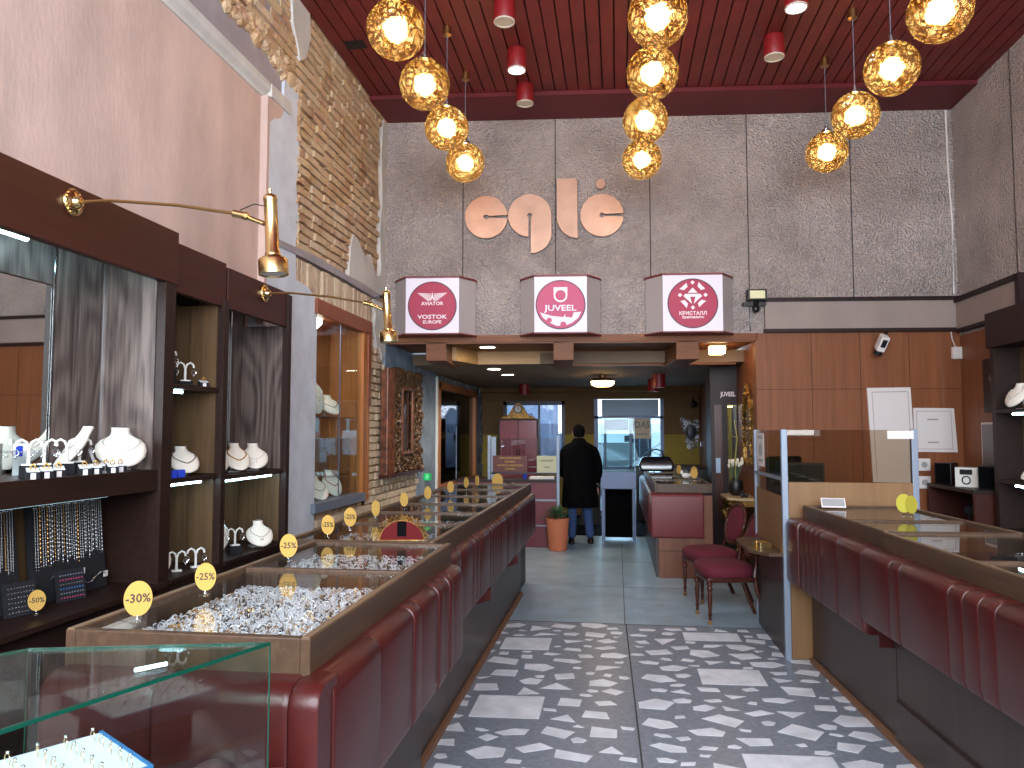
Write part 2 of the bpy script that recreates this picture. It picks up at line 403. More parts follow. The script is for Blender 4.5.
# ================================================================== SETTING
# floor ---------------------------------------------------------------
rnd = random.Random(11)
fl = MB()
fl.mi = 0; fl.box(-3.0, 4.0, -1.7, 6.72, -0.1, 0.0)
fl.mi = 2; fl.box(-3.0, 4.0, 6.72, 15.7, -0.1, 0.0)
rects = [(-0.90, -0.53, 5.84, 6.17), (-0.87, -0.46, 4.45, 4.82), (0.52, 0.96, 6.28, 6.52), (0.54, 0.96, 5.22, 5.55), (0.62, 1.07, 3.62, 4.14),
         (-0.5, -0.1, 3.0, 3.35), (0.9, 1.3, 2.3, 2.7)]
fl.mi = 1
for a, b, c, d in rects: fl.prism([(a, c), (b, c + 0.02), (b, d + 0.02), (a, d)], 'z', -0.01, 0.0012)
pts = []
def clear(x, y, r):
    for a, b, c, d in rects:
        if a - r < x < b + r and c - r < y < d + r: return False
    if abs(x - (0.06 + (6.7 - y) * 0.018)) < r * 0.85 + 0.01: return False
    return all((x - p[0]) ** 2 + (y - p[1]) ** 2 > (r * 0.86 + p[2] * 0.86 + 0.016) ** 2 for p in pts)
for R_, tries in ((0.12, 700), (0.09, 2200), (0.065, 3500), (0.045, 3500)):
    for _ in range(tries):
        r = R_ * rnd.uniform(0.85, 1.1); x = rnd.uniform(-0.98, 1.42); y = rnd.uniform(1.2, 6.64)
        if clear(x, y, r) and rnd.random() < 0.6: pts.append((x, y, r))
for x, y, r in pts:
    n = rnd.choice([4, 4, 5, 3, 4, 5]); a0 = rnd.uniform(-0.35, 0.35) + (PI / 4 if n == 4 else 0); el = rnd.uniform(0.45, 0.9); rot = rnd.uniform(-0.4, 0.4)
    poly = []
    for k in range(n):
        a = a0 + 2 * PI * (k + rnd.uniform(-0.16, 0.16)) / n; q = r * rnd.uniform(0.85, 1.12)
        px, py = q * math.cos(a), q * math.sin(a) * el
        poly.append((x + px * math.cos(rot) - py * math.sin(rot), y + px * math.sin(rot) + py * math.cos(rot)))
    fl.prism(poly, 'z', -0.01, 0.0012)
fl.mi = 3
fl.prism([(0.057, 6.72), (0.067, 6.72), (0.165, 1.0), (0.155, 1.0)], 'z', -0.01, 0.0016)
fl.box(-1.2, 1.6, 6.715, 6.727, -0.01, 0.0016)
for y in (8.3, 9.9): fl.box(-1.2, 1.6, y, y + 0.006, -0.01, 0.0014)
fl.box(0.05, 0.056, 6.72, 11.6, -0.01, 0.0014)
struct(fl, 'floor', ['floorterrazzo', 'chip', 'floorgrey', 'floorseam'])

# left wall -----------------------------------------------------------
w = MB(); w.box(-3.2, -2.9, -1.7, 5.55, 0, 2.76); w.box(-3.2, -2.80, -1.7, 5.70, 2.76, 4.42); w.box(-3.2, -2.89, 5.55, 5.70, 0, 2.76); struct(w, 'wall_left', 'pink')
w = MB(); w.box(-3.2, -2.768, -1.7, 5.93, 4.42, 5.6); struct(w, 'wall_left_upper', 'mauve')
w = MB()                                                     # plaster pier with a ragged edge to the brickwork
w.prism([(5.64, 0), (6.68, 0), (6.68, 2.83), (6.62, 2.9), (6.45, 2.95), (6.2, 2.97), (6.18, 3.3), (6.24, 3.5), (6.17, 3.8), (6.23, 4.1), (6.16, 4.35), (6.2, 4.66), (6.0, 4.62), (5.90, 4.62), (5.90, 4.40), (5.66, 4.34), (5.64, 4.3)], 'x', -3.19, -2.745)
struct(w, 'wall_pier_left', 'paleblue')
w = MB(); w.prism([(5.641, 4.1), (5.645, 4.14), (5.72, 4.2), (5.84, 4.25), (5.90, 4.34), (5.641, 4.34)], 'x', -2.79, -2.742); w.box(-2.81, -2.742, 5.60, 5.64, 2.5, 4.34); struct(w, 'trim_1', 'pink')
w = MB(); w.prism([(-2.81, 4.335), (-2.788, 4.335), (-2.78, 4.36), (-2.745, 4.385), (-2.735, 4.42), (-2.735, 4.45), (-2.81, 4.45)], 'y', -1.7, 5.64); w.box(-2.81, -2.728, 5.64, 6.0, 4.345, 4.45)
struct(w, 'trim_2', 'whiteplaster')
w = MB()                                                     # mortar backing around the niche and behind the bricks
w.box(-3.2, -2.79, 5.9, 8.9, 2.86, 5.6)
w.box(-3.2, -2.79, 6.66, 8.2, 0, 0.94)
w.box(-3.2, -2.79, 8.12, 11.48, 0, 2.86)
w.box(-3.2, -2.79, 11.48, 14.6, 0, 0.8); w.box(-3.2, -2.79, 11.48, 14.6, 2.34, 2.86); w.box(-3.2, -2.79, 14.6, 15.7, 0, 2.86)
w.box(-2.82, -2.785, 3.6, 5.6, 4.62, 5.5)
struct(w, 'wall_left_masonry', 'mortar')

def bricks(name, m, rows, test, soldier=None, X=-2.785, jit=0.007):
    b = MB(); r = random.Random(len(name))
    for (y0, y1, z0, z1, L, H, g) in rows:
        z = z0; k = 0
        while z < z1:
            y = y0 - (L / 2 if k % 2 else 0) + r.uniform(-0.01, 0.01)
            while y < y1:
                l = L * r.uniform(0.9, 1.06)
                if r.random() < 0.16: l *= 0.5
                c = (y + l / 2, z + H / 2)
                if test(*c):
                    d = X + 0.03 + r.uniform(-jit, jit) * 1.4; t = r.uniform(-0.010, 0.010)
                    ya, yb = max(y, y0 - 0.1), y + l - g
                    q = [(ya + r.uniform(0, .008), z + r.uniform(-.003, .008)), (yb - r.uniform(0, .008), z + r.uniform(-.003, .008)), (yb - r.uniform(0, .008), z + H - g - r.uniform(0, .007)), (ya + r.uniform(0, .008), z + H - g - r.uniform(0, .007))]
                    A = b._v([(X - 0.02, u, v) for u, v in q])
                    B = b._v([(d + (t if i in (1, 2) else 0), u + (0.003 if i in (0, 3) else -0.003), v + (0.003 if i < 2 else -0.003)) for i, (u, v) in enumerate(q)])
                    b._f(B); b._f(A[::-1])
                    for i in range(4): b._f([A[i], B[i], B[(i + 1) % 4], A[(i + 1) % 4]])
                y += l
            z += H; k += 1
    return struct(b, name, m)
jag = random.Random(3)
jg = [jag.uniform(-0.06, 0.06) for _ in range(60)]
def test_up(y, z):
    if y < 6.18:
        return z > 4.74 - 0.05 * (y - 5) + jg[int((y + 2) * 6) % 60] * 1.4
    if z < 3.27: return False
    if z < 3.62 - (8.0 - y) * 0.12 + jg[int(y * 9) % 60] and 7.5 < y: return False
    if y > 8.45 + jg[int(z * 8) % 60] and z < 5.3: return False
    if 6.05 < y < 6.4 and z > 5.0 + abs(y - 6.22) * 0.9: return False
    return True
bricks('wall_left_brickwork', 'brick', [(3.6, 8.75, 3.25, 5.47, 0.30, 0.085, 0.012)], test_up)
bricks('wall_left_brick_arch', 'brickpale', [(5.15, 8.4, 2.88, 3.17, 0.105, 0.31, 0.010)], lambda y, z: y > 6.05 and not (y > 8.3))
w = MB()                                                     # soldier bricks left of the pier stand forward of the pink wall
struct(w.prism([(5.62, 3.17), (6.4, 3.19), (7.4, 3.2), (8.5, 3.18), (8.5, 3.25), (7.9, 3.27), (7.4, 3.26), (6.6, 3.27), (6.1, 3.24), (5.66, 3.22)], 'x', -2.80, -2.732), 'wall_left_lintel_strip', 'mauve')
bricks('wall_left_lower_brickwork', 'brickpale', [(6.68, 10.32, 0.0, 2.86, 0.17, 0.085, 0.009)],
       lambda y, z: (y > 8.2 or z < 0.88) and not (y > 8.85 and z > 2.40) and not (8.4 < y < 8.7 and z > 2.62))
w = MB()
w.prism([(8.28, 3.17), (8.80, 3.17), (8.80, 2.62), (8.66, 2.50), (8.55, 2.66), (8.45, 2.62), (8.34, 2.86), (8.40, 3.0)], 'x', -2.80, -2.74)
w.prism([(7.50, 3.26), (8.78, 3.26), (8.78, 3.42), (8.6, 3.50), (8.4, 3.44), (8.2, 3.66), (8.05, 3.56), (7.8, 3.70), (7.62, 3.74), (7.55, 3.6)], 'x', -2.80, -2.742)
w.prism([(8.5, 3.26), (8.80, 3.26), (8.80, 5.45), (8.62, 5.45), (8.55, 5.0), (8.60, 4.4), (8.52, 4.0), (8.58, 3.6)], 'x', -2.80, -2.744)
w.prism([(6.02, 5.46), (6.40, 5.46), (6.42, 5.25), (6.34, 5.02), (6.20, 4.92), (6.14, 5.06), (6.04, 5.20)], 'x', -2.80, -2.742)
struct(w, 'wall_left_plaster_patch', 'whiteplaster')
w = MB(); r_ = random.Random(17)                             # broken masonry along the ragged upper edge
for k in range(230):
    y = r_.uniform(4.3, 6.25); zb = 4.74 - 0.05 * (y - 5) + (0.0 if y < 5.9 else -0.05)
    z = zb + abs(r_.gauss(0, 0.10)) - 0.03; s_ = r_.uniform(0.02, 0.062)
    w.ball((-2.765 + r_.uniform(-.01, .012), y, z), (s_ * 0.7, s_ * r_.uniform(0.8, 1.7), s_ * r_.uniform(0.5, 1.0)), 6, 4, Euler((r_.uniform(-1, 1), r_.uniform(-.5, .5), r_.uniform(-.5, .5))).to_matrix())
for k in range(60):
    z = r_.uniform(3.3, 4.66); w.ball((-2.765, 6.20 + r_.uniform(-.03, .05), z), (0.03, r_.uniform(0.02, 0.05), r_.uniform(0.02, 0.04)), 6, 4, Euler((r_.uniform(-1, 1), 0, 0)).to_matrix())
struct(w, 'wall_left_rubble', 'brick')
w = MB(); w.prism([(8.76, 2.44), (8.9, 2.38), (9.2, 2.46), (9.6, 2.40), (10.34, 2.44), (10.34, 2.86), (8.76, 2.86)], 'x', -2.80, -2.735)
w.box(-2.80, -2.745, 10.33, 11.40, 0, 2.86)
struct(w, 'wall_left_blue_plaster', 'bluegrey')
w = MB(); w.box(-2.80, -2.72, 11.36, 11.43, 0.0, 2.5); struct(w, 'trim_3', 'white')
bricks('wall_left_back_stonework', 'stonegrey', [(11.43, 15.6, 0.0, 2.8, 0.34, 0.17, 0.012)], lambda y, z: not (11.3 < y < 14.75 and 0.72 < z < 2.44))

# sign wall (back wall of the front room) ------------------------------
w = MB(BWM); w.box(-0.02, BWL + 0.05, 0.0, 0.14, 2.80, 5.6); struct(w, 'wall_back', 'panelgrey')
w = MB(BWM)
for u in (0.94, 2.05, 3.17, 4.31, 5.50): w.box(u - 0.006, u + 0.006, -0.004, 0.0, 2.82, 5.41)
struct(w, 'trim_4', 'seam')
w = MB(BWM); w.box(4.37, BWL + 0.05, 0.0, 0.14, 0, 2.80); struct(w, 'wall_back_panelling', 'woodwall')
w = MB(BWM)
for u in (5.0, 5.55, 6.1): w.box(u - 0.003, u + 0.003, -0.002, 0.0, 0, 2.8)
w.box(4.37, BWL, -0.002, 0, 2.14, 2.146)
struct(w, 'trim_5', 'redbrown')
w = MB(); w.box(3.9, 4.05, -1.7, 9.42, 2.75, 5.6); struct(w, 'wall_right', 'panelgrey')
w = MB(); w.box(3.9, 4.05, -1.7, 9.42, 0, 2.75); struct(w, 'wall_right_panelling', 'woodwall')
w = MB(); w.box(3.894, 3.9, 7.95, 7.962, 3.2, 5.45); w.box(3.894, 3.9, 6.6, 6.61, 3.2, 5.45); struct(w, 'trim_6', 'seam')

# ceiling -------------------------------------------------------------
c = MB(); c.mi = 1; c.box(-3.2, 4.05, -1.7, 9.5, 5.50, 5.62)
c.mi = 0; x = -2.74; pit = 0.131
while x < 3.9:
    c.box(x, min(x + pit - 0.015, 3.9), -1.6, 8.72 + (x + 2.75) * 0.078 - 0.6, 5.455, 5.50); x += pit
struct(c, 'ceiling', ['ceilred', 'ceilgap'])
w = MB(BWM); w.box(-0.05, BWL, -0.66, 0.02, 5.41, 5.52); struct(w, 'trim_7', 'bandred')
# small square hatch left in the boards
w = MB(); w.box(-2.62, -2.42, 6.9, 7.05, 5.449, 5.456); struct(w, 'trim_8', 'ceilgap')

# front wall with the shop window behind the camera --------------------
w = MB(); w.box(-3.2, 4.05, -1.85, -1.7, 0, 1.5); w.box(-3.2, 4.05, -1.85, -1.7, 5.1, 5.6); w.box(-3.2, -2.6, -1.85, -1.7, 1.5, 5.1); w.box(3.5, 4.05, -1.85, -1.7, 1.5, 5.1)
struct(w, 'wall_front', 'whiteplaster')
w = MB()
for x in (-2.6, -0.6, 1.4, 3.42): w.box(x, x + 0.08, -1.82, -1.74, 1.5, 5.1)
for z in (1.5, 5.02): w.box(-2.6, 3.5, -1.82, -1.74, z, z + 0.08)
wf = struct(w, 'window_1', 'alu')

# soffit and back room -------------------------------------------------
w = MB(BWM)
w.box(0.0, 4.4, 0.0, 1.25, 2.72, 2.80)                                   # underside behind the lintel
struct(w, 'ceiling_soffit', 'woodsoffit')
w = MB()
w.box(-2.9, 1.75, 10.0, 15.7, 2.55, 2.70)
struct(w, 'ceiling_back', 'backceil')
w = MB(BWM)
for u0, u1 in ((0.50, 0.74), (2.02, 2.26), (3.46, 3.72)): w.box(u0, u1, 0.02, 1.2, 2.50, 2.725)

struct(w, 'trim_9', 'woodsoffit', bevel=0.004)
w = MB(BWM); w.box(0.75, 2.02, 1.10, 1.2, 2.55, 2.72); w.prism([(0.74, 0.55), (0.79, 0.55), (1.02, 1.12), (0.74, 1.12)], 'z', 2.55, 2.72)
struct(w, 'trim_10', 'woodlight')
w = MB(BWM); w.box(2.26, 3.46, 1.08, 1.2, 2.52, 2.72); w.box(3.72, 4.36, 0.95, 1.2, 2.52, 2.72); w.box(0.0, 4.36, 0.02, 0.08, 2.70, 2.81)
struct(w, 'trim_11', 'woodsoffit')
w = MB(); w.box(1.62, 1.80, 9.12, 15.7, 0, 2.80); struct(w, 'wall_right_back', 'woodwall')
w = MB()
fy = 15.5
w.box(-2.9, -2.32, fy, fy + .2, 1.60, 2.6); w.box(-2.32, -1.05, fy, fy + .2, 2.28, 2.6); w.box(-1.05, -0.46, fy, fy + .2, 1.60, 2.6); w.box(-0.46, 0.93, fy, fy + .2, 2.32, 2.6); w.box(0.93, 1.75, fy, fy + .2, 1.60, 2.6)
w.box(-2.9, 1.75, 15.3, fy, 2.46, 2.6)
struct(w, 'wall_far', 'brownwall')
w = MB(); w.box(-2.9, -2.32, fy, fy + .2, 0, 1.60); w.box(-2.32, -1.05, fy, fy + .2, 0, 0.85); w.box(-1.05, -0.46, fy, fy + .2, 0, 1.60); w.box(0.93, 1.75, fy, fy + .2, 0, 1.60)
struct(w, 'wall_far_lower', 'olivewall')
# far window and glass door
w = MB()
for x0, x1, z0, z1 in ((-2.32, -2.25, 0.85, 2.28), (-1.12, -1.05, 0.85, 2.28), (-2.32, -1.05, 0.85, 0.92), (-2.32, -1.05, 2.20, 2.28), (-1.60, -1.56, 0.9, 2.2)): w.box(x0, x1, fy + 0.02, fy + 0.09, z0, z1)
w1 = struct(w, 'window_2', 'darkmetal')
w = MB(); w.box(-2.25, -1.12, fy + 0.05, fy + 0.06, 0.92, 2.20); w.build('pane', glass('frosted_blue_pane', (158, 172, 192), 1.5, 0.5, base=0.12), w1)
w = MB()
for x0, x1, z0, z1 in ((-0.46, -0.38, 0, 2.32), (0.86, 0.93, 0, 2.32), (-0.46, 0.93, 1.92, 1.97), (0.24, 0.30, 0, 1.92), (-0.26, -0.21, 0, 1.92), (-0.38, 0.86, 0, 0.08), (-0.2, 0.86, 0.9, 0.96)): w.box(x0, x1, fy - 0.02, fy + 0.08, z0, z1)
d1 = struct(w, 'door_1', 'doorframe')
w = MB(); w.box(-0.38, 0.86, fy + 0.03, fy + 0.04, 0.08, 1.92); w.build('pane', glass('teal_door_pane', (205, 225, 235), 1.5, 0.4), d1)
w = MB(); w.box(-0.30, 0.82, fy - 0.16, fy - 0.02, 1.97, 2.30); w.build('shutter_box', 'shutter', d1, bevel=0.01)
w = MB()
for a, b in (((0.30, 1.45), (0.86, 1.18)), ((0.30, 1.05), (0.86, 1.42)), ((0.45, 1.9), (0.45, 0.96)), ((0.62, 1.9), (0.62, 0.96)), ((-0.3, 1.4), (-0.3, 0.1))):
    w.cyl((a[0], fy + 0.07, a[1]), (b[0], fy + 0.07, b[1]), 0.008, n=6)
w.build('grille', 'alu', d1)

# outside beyond the glass door ----------------------------------------
w = MB(); w.box(-9, 9, 15.7, 40, -0.2, -0.02); struct(w, 'ground', 'asphalt')
bd = thing('building', 'pale street facade seen through the far glass door', 'building', (0, 32, 0))
w = MB(); w.box(-9, 9, 0, 1, 0, 2.0); w.build('facade', 'facade', bd)
w = MB()
for k in range(6): w.box(-7.5 + k * 2.6, -6.4 + k * 2.6, -0.02, 0, 0.4, 1.5)
w.build('window', 'darkmetal', bd)
def make_car(x, y, label):
    t = thing('reflected_car', label, 'car', (x, y, 0))  # set beyond the door to stand in for the street reflected in the vitrine
    b = MB(); b.rings([[(-0.8 * s, 0 + d, z) for s, d, z in ((1, 0, 0.25), (1, 0, 0.75), (0.97, 0.3, 0.85), (0.8, 1.2, 0.9), (0.66, 1.6, 1.35), (-0.66, 1.6, 1.35), (-0.8, 1.2, 0.9), (-0.97, 0.3, 0.85), (-1, 0, 0.75), (-1, 0, 0.25))],
                       [(-0.8 * s, 3.8 - d, z) for s, d, z in ((1, 0, 0.25), (1, 0, 0.75), (0.97, 0.1, 0.85), (0.8, 0.2, 0.9), (0.66, 0.6, 1.35), (-0.66, 0.6, 1.35), (-0.8, 0.2, 0.9), (-0.97, 0.1, 0.85), (-1, 0, 0.75), (-1, 0, 0.25))]])
    b.build('body', 'carpaint', t, smooth=True)
    b = MB(); b.box(-0.26, 0.26, -0.03, 0.0, 0.45, 0.56); b.build('number_plate', 'white', t)
    b = MB(); b.box(-0.7, -0.42, -0.02, 0, 0.62, 0.74); b.box(0.42, 0.7, -0.02, 0, 0.62, 0.74); b.build('headlight', 'grey', t)
    for sx in (-1, 1):
        for yy in (0.6, 3.1):
            b = MB(); b.cyl((sx * 0.62, yy, 0.28), (sx * 0.82, yy, 0.28), 0.30, n=16); b.build('wheel', 'black', t)
make_car(-0.05, 20.0, 'dark car beyond the far door, left of two standing in for a street reflection')
make_car(1.9, 20.0, 'dark car beyond the far door, right of two standing in for a street reflection')

# ================================================================== PENDANTS
gl = thing('globe_pendant', 'x', 'pendant lamp', (-1.54, 5.03, 4.48))
b = MB(); b.ball((0, 0, 0), 0.205, 40, 26); b.build('globe', 'globe', gl, smooth=True)
b = MB(); b.ball((0, 0, 0.0), 0.078, 16, 10); b.build('bulb', 'bulb', gl, smooth=True)
b = MB(); b.lathe([(0.035, 0.19), (0.05, 0.20), (0.05, 0.225), (0.02, 0.24), (0.02, 0.27)], n=20); b.cyl((0, 0, 0.06), (0, 0, 0.2), 0.014, n=10); b.build('cap', 'chrome', gl, smooth=True)
b = MB(); b.cyl((0, 0, 0.26), (0, 0, 0.94), 0.0035, n=6); b.build('cord', 'alu', gl)
b = MB(); b.lathe([(0.04, 0.975), (0.045, 0.90), (0.045, 0.895), (0.01, 0.885)], n=20); b.build('canopy', 'oldbrass', gl, smooth=True)
names = ['largest and nearest', 'second nearest', 'third nearest', 'smallest and farthest']
strs = [('in the left row by the brick wall', [(-1.52, 5.03), (-1.53, 5.88), (-1.55, 6.78), (-1.56, 7.70)]),
        ('in the middle row over the aisle', [(0.30, 5.12), (0.30, 5.94), (0.28, 6.86), (0.28, 7.86)]),
        ('in the right row of globes', [(2.18, 5.30), (2.15, 6.12), (2.14, 7.00), (2.13, 7.90)])]
first = True
for ln, ps in strs:
    for k, (x, y) in enumerate(ps):
        o = gl if first else dup(gl, (x, y, 4.48), rz=random.uniform(0, 6))
        o.location = (x, y, 4.48); first = False
        o['label'] = 'amber crackle glass globe pendant, %s %s' % (names[k], ln); o['group'] = 'amber globe pendants'

# ceiling spots
def spot(x, y, lit, label):
    t = thing('ceiling_spot', label, 'spotlight', (x, y, 5.455), group='red ceiling spotlights')
    b = MB(); b.lathe([(0.092, 0.0), (0.096, -0.02), (0.098, -0.19), (0.094, -0.20)], n=28); b.build('housing', 'spotred', t, smooth=True)
    b = MB(); b.lathe([(0.094, -0.199), (0.094, -0.212), (0.080, -0.214), (0.078, -0.203)], n=28); b.build('rim', 'spotface', t, smooth=True)
    b = MB(); b.lathe([(0.078, -0.204), (0.06, -0.207), (0.0, -0.208)], n=24); b.build('lens', 'spotlit' if lit else 'spotface', t, smooth=True)
spot(-0.95, 6.40, False, 'unlit red cylinder spotlight nearest of the row left of the middle globes')
spot(-0.96, 7.30, True, 'lit red cylinder spotlight in the row left of the middle globes')
spot(-0.97, 8.08, False, 'unlit red cylinder spotlight closest to the sign wall')
spot(1.54, 6.52, True, 'lit red cylinder spotlight cut by the top of the picture')
spot(1.53, 7.38, False, 'unlit red cylinder spotlight between middle and right globes')

# ================================================================== SIGN eglė
t = thing('wall_sign', 'large copper letters egle with a dot, mounted on the grey panel wall', 'sign', bw(0, 0, 0), BWA)
R0 = 0.257
def eshape(cx, cz):
    P = []
    sl = 0.020; a0 = math.asin(sl / R0)
    for k in range(49):
        a = a0 + (2 * PI - 2 * a0) * k / 48; P.append((cx + R0 * math.cos(a), cz + R0 * math.sin(a)))
    hr = 0.030
    P.append((cx + 0.03, cz - sl * .55))
    for k in range(9):
        a = -0.5 - (2 * PI - 1.0) * k / 8; P.append((cx + hr * math.cos(a), cz + hr * math.sin(a)))
    P.append((cx + 0.03, cz + sl * .55))
    return P
def letter(P):
    b = MB(); b.prism(P, 'y', -0.062, -0.022); b.build('letter', 'copper', t, bevel=0.003)
letter(eshape(1.225, 4.21)); 
cx, cz = 1.745, 4.22
P = []
for k in range(33):                                          # from the bottom left of the slot round the left and over the top to the right
    a = -PI / 2 - 0.06 - (PI * 1.5 - 0.06) * k / 32; P.append((cx + R0 * math.cos(a), cz + R0 * math.sin(a)))
for k in range(13):
    a = -(PI / 2) * k / 12 * 0.97; P.append((cx + 0.012 + (R0 - 0.012) * math.cos(a), cz - 0.22 + 0.235 * math.sin(a)))
P.append((cx + 0.012, cz - 0.452)); P.append((cx + 0.011, cz - 0.03))
for k in range(8):
    a = -1.2 + (2 * PI - 0.75) * k / 7; P.append((cx + 0.03 * math.cos(a), cz + 0.03 * math.sin(a)))
P.append((cx - 0.013, cz - 0.03))
letter(P)
P = [(2.065, 4.66), (2.31, 4.66), (2.31, 3.94)]
for k in range(11):
    a = -PI / 2 - (PI / 2) * k / 10; P.append((2.31 + 0.245 * math.cos(a) * 1.0, 4.20 + 0.26 * math.sin(a)))
letter(P)
letter(eshape(2.60, 4.21))
P = [(2.585 + 0.058 * math.cos(2 * PI * k / 24), 4.585 + 0.058 * math.sin(2 * PI * k / 24)) for k in range(24)]
b = MB(); b.prism(P, 'y', -0.062, -0.022); b.build('dot', 'copper', t)
b = MB()
for u, z in ((1.1, 4.3), (1.3, 4.1), (1.65, 4.3), (1.85, 4.0), (2.18, 4.5), (2.2, 4.1), (2.5, 4.3), (2.7, 4.1), (2.585, 4.585)): b.cyl((u, -0.024, z), (u, 0.0, z), 0.012, n=8)
b.build('fixing', 'darkmetal', t)

# ================================================================== LIGHT BOXES
def lightbox(u0, u1, label):
    t = thing('light_box', label, 'light box', bw((u0 + u1) / 2, 0, 2.775), BWA, 'angled light boxes over the opening')
    h = (u1 - u0) / 2; f = h - 0.165; D = 0.30; H = 0.655
    b = MB(); b.prism([(-h, 0), (h, 0), (h, -0.06), (f, -D), (-f, -D), (-h, -0.06)], 'z', 0.012, H); b.build('side_panels', 'boxside', t)
    for z0, z1 in ((0.0, 0.014), (H, H + 0.022)):
        b = MB(); b.prism([(-h - .012, 0), (h + .012, 0), (h + .012, -0.065), (f + .006, -D - .014), (-f - .006, -D - .014), (-h - .012, -0.065)], 'z', z0, z1); b.build('trim', 'boxtrim', t)
    b = MB(); b.box(-f, f, -D - 0.006, -D + 0.001, 0.014, H); b.build('face', 'boxface', t)
    return t, D + 0.006, H
def disc(t, y, z, r, m='crimson'):
    b = MB(); b.cyl((0, -y, z), (0, -y - 0.003, z), r, n=56); b.build('rim', 'rimdark', t)
    b = MB(); b.cyl((0, -y - 0.002, z), (0, -y - 0.005, z), r * 0.955, n=56); b.build('disc', m, t)
t, yy, H = lightbox(0.15, 1.10, 'light box with winged emblem and two watch brand names, leftmost of three')
zc = 0.33; disc(t, yy, zc, 0.285)
b = MB()
for s in (-1, 1):
    for k in range(7):
        z = 0.475 - k * 0.013; x1 = 0.175 - k * 0.017
        b.prism([(s * 0.02, z - 0.012), (s * 0.02, z - 0.004), (s * x1, z + 0.006), (s * (x1 - 0.012), z - 0.003)][::s], 'y', -yy - 0.0065, -yy - 0.005)
b.prism([(-0.022, 0.395), (-0.008, 0.40), (0, 0.43), (0.008, 0.40), (0.022, 0.395), (0.006, 0.47), (0, 0.492), (-0.006, 0.47)], 'y', -yy - 0.007, -yy - 0.005)
b.build('emblem', 'whiteprint', t)
lettering('AVIATOR', 0.058, 'whiteprint', t, (0, -yy - 0.006, 0.355), sx=1.05)
lettering('VOSTOK', 0.066, 'whiteprint', t, (0, -yy - 0.006, 0.200), sx=1.3)
lettering('EUROPE', 0.052, 'whiteprint', t, (0, -yy - 0.006, 0.140), sx=1.15)
t, yy, H = lightbox(1.64, 2.57, 'light box with shield emblem and one white word, middle of three')
disc(t, yy, zc, 0.285, 'pinkprint')
b = MB()
P = [(-0.078, 0.53), (0.078, 0.53), (0.078, 0.435)] + [(0.078 * math.cos(a), 0.435 + 0.078 * math.sin(a)) for a in [-PI * k / 12 for k in range(13)]]
b.prism(P, 'y', -yy - 0.0065, -yy - 0.005); b.build('emblem', 'whiteprint', t)
b = MB(); b.cyl((0, -yy - 0.006, 0.437), (0, -yy - 0.008, 0.437), 0.060, n=28); b.build('emblem_centre', 'pinkprint', t)
lettering('JUVEEL', 0.094, 'whiteprint', t, (0, -yy - 0.006, 0.288), sx=1.25)
b = MB()
b.prism([(-0.235, 0.24), (-0.1, 0.20), (0.03, 0.185), (0.06, 0.23), (0.235, 0.245), (0.20, 0.175), (0.13, 0.12), (0.05, 0.086), (-0.05, 0.086), (-0.14, 0.13), (-0.20, 0.18)], 'y', -yy - 0.0065, -yy - 0.005)
b.build('painted_glare', 'boxface', t)  # pale shape painted over the disc as glare
b = MB(); b.prism([(0.05, 0.19), (0.13, 0.18), (0.15, 0.235), (0.06, 0.24)], 'y', -yy - .0075, -yy - .006); b.build('print_patch', 'pinkprint', t)
for px_, pz_, pr_ in ((0.03, 0.10, 0.034), (-0.13, 0.15, 0.03)):
    b = MB(); b.cyl((px_, -yy - 0.0062, pz_), (px_, -yy - 0.0078, pz_), pr_, n=16); b.build('print_patch', 'pinkprint', t)
t, yy, H = lightbox(3.10, 4.10, 'light box with geometric diamond emblem and cyrillic lettering, rightmost of three')
disc(t, yy, zc, 0.285)
b = MB(); ec = 0.425
def pp(P): b.prism(P, 'y', -yy - 0.0065, -yy - 0.005)
pp([(-0.055, ec + 0.025), (0.055, ec + 0.025), (0.0, ec + 0.085)])
pp([(-0.085, ec + 0.012), (0.085, ec + 0.012), (0.105, ec - 0.012), (0.01, ec - 0.10), (0.03, ec - 0.02), (-0.03, ec - 0.02), (-0.01, ec - 0.10), (-0.105, ec - 0.012)])
for a in range(4):
    ca, sa = math.cos(a * PI / 2), math.sin(a * PI / 2)
    pp([(ca * q[0] - sa * q[1], ec + sa * q[0] + ca * q[1]) for q in ((0.118, 0), (0.143, 0.024), (0.168, 0), (0.143, -0.024))])
    pp([(ca * q[0] - sa * q[1], ec + sa * q[0] + ca * q[1]) for q in ((0.055, 0.098), (0.070, 0.15), (0.094, 0.118), (0.14, 0.070), (0.094, 0.056))])
b.build('emblem', 'whiteprint', t)
lettering('КРИСТАЛЛ', 0.056, 'whiteprint', t, (0, -yy - 0.006, 0.215), sx=1.0)
lettering('бриллианты', 0.042, 'whiteprint', t, (0, -yy - 0.006, 0.172), sx=1.0)

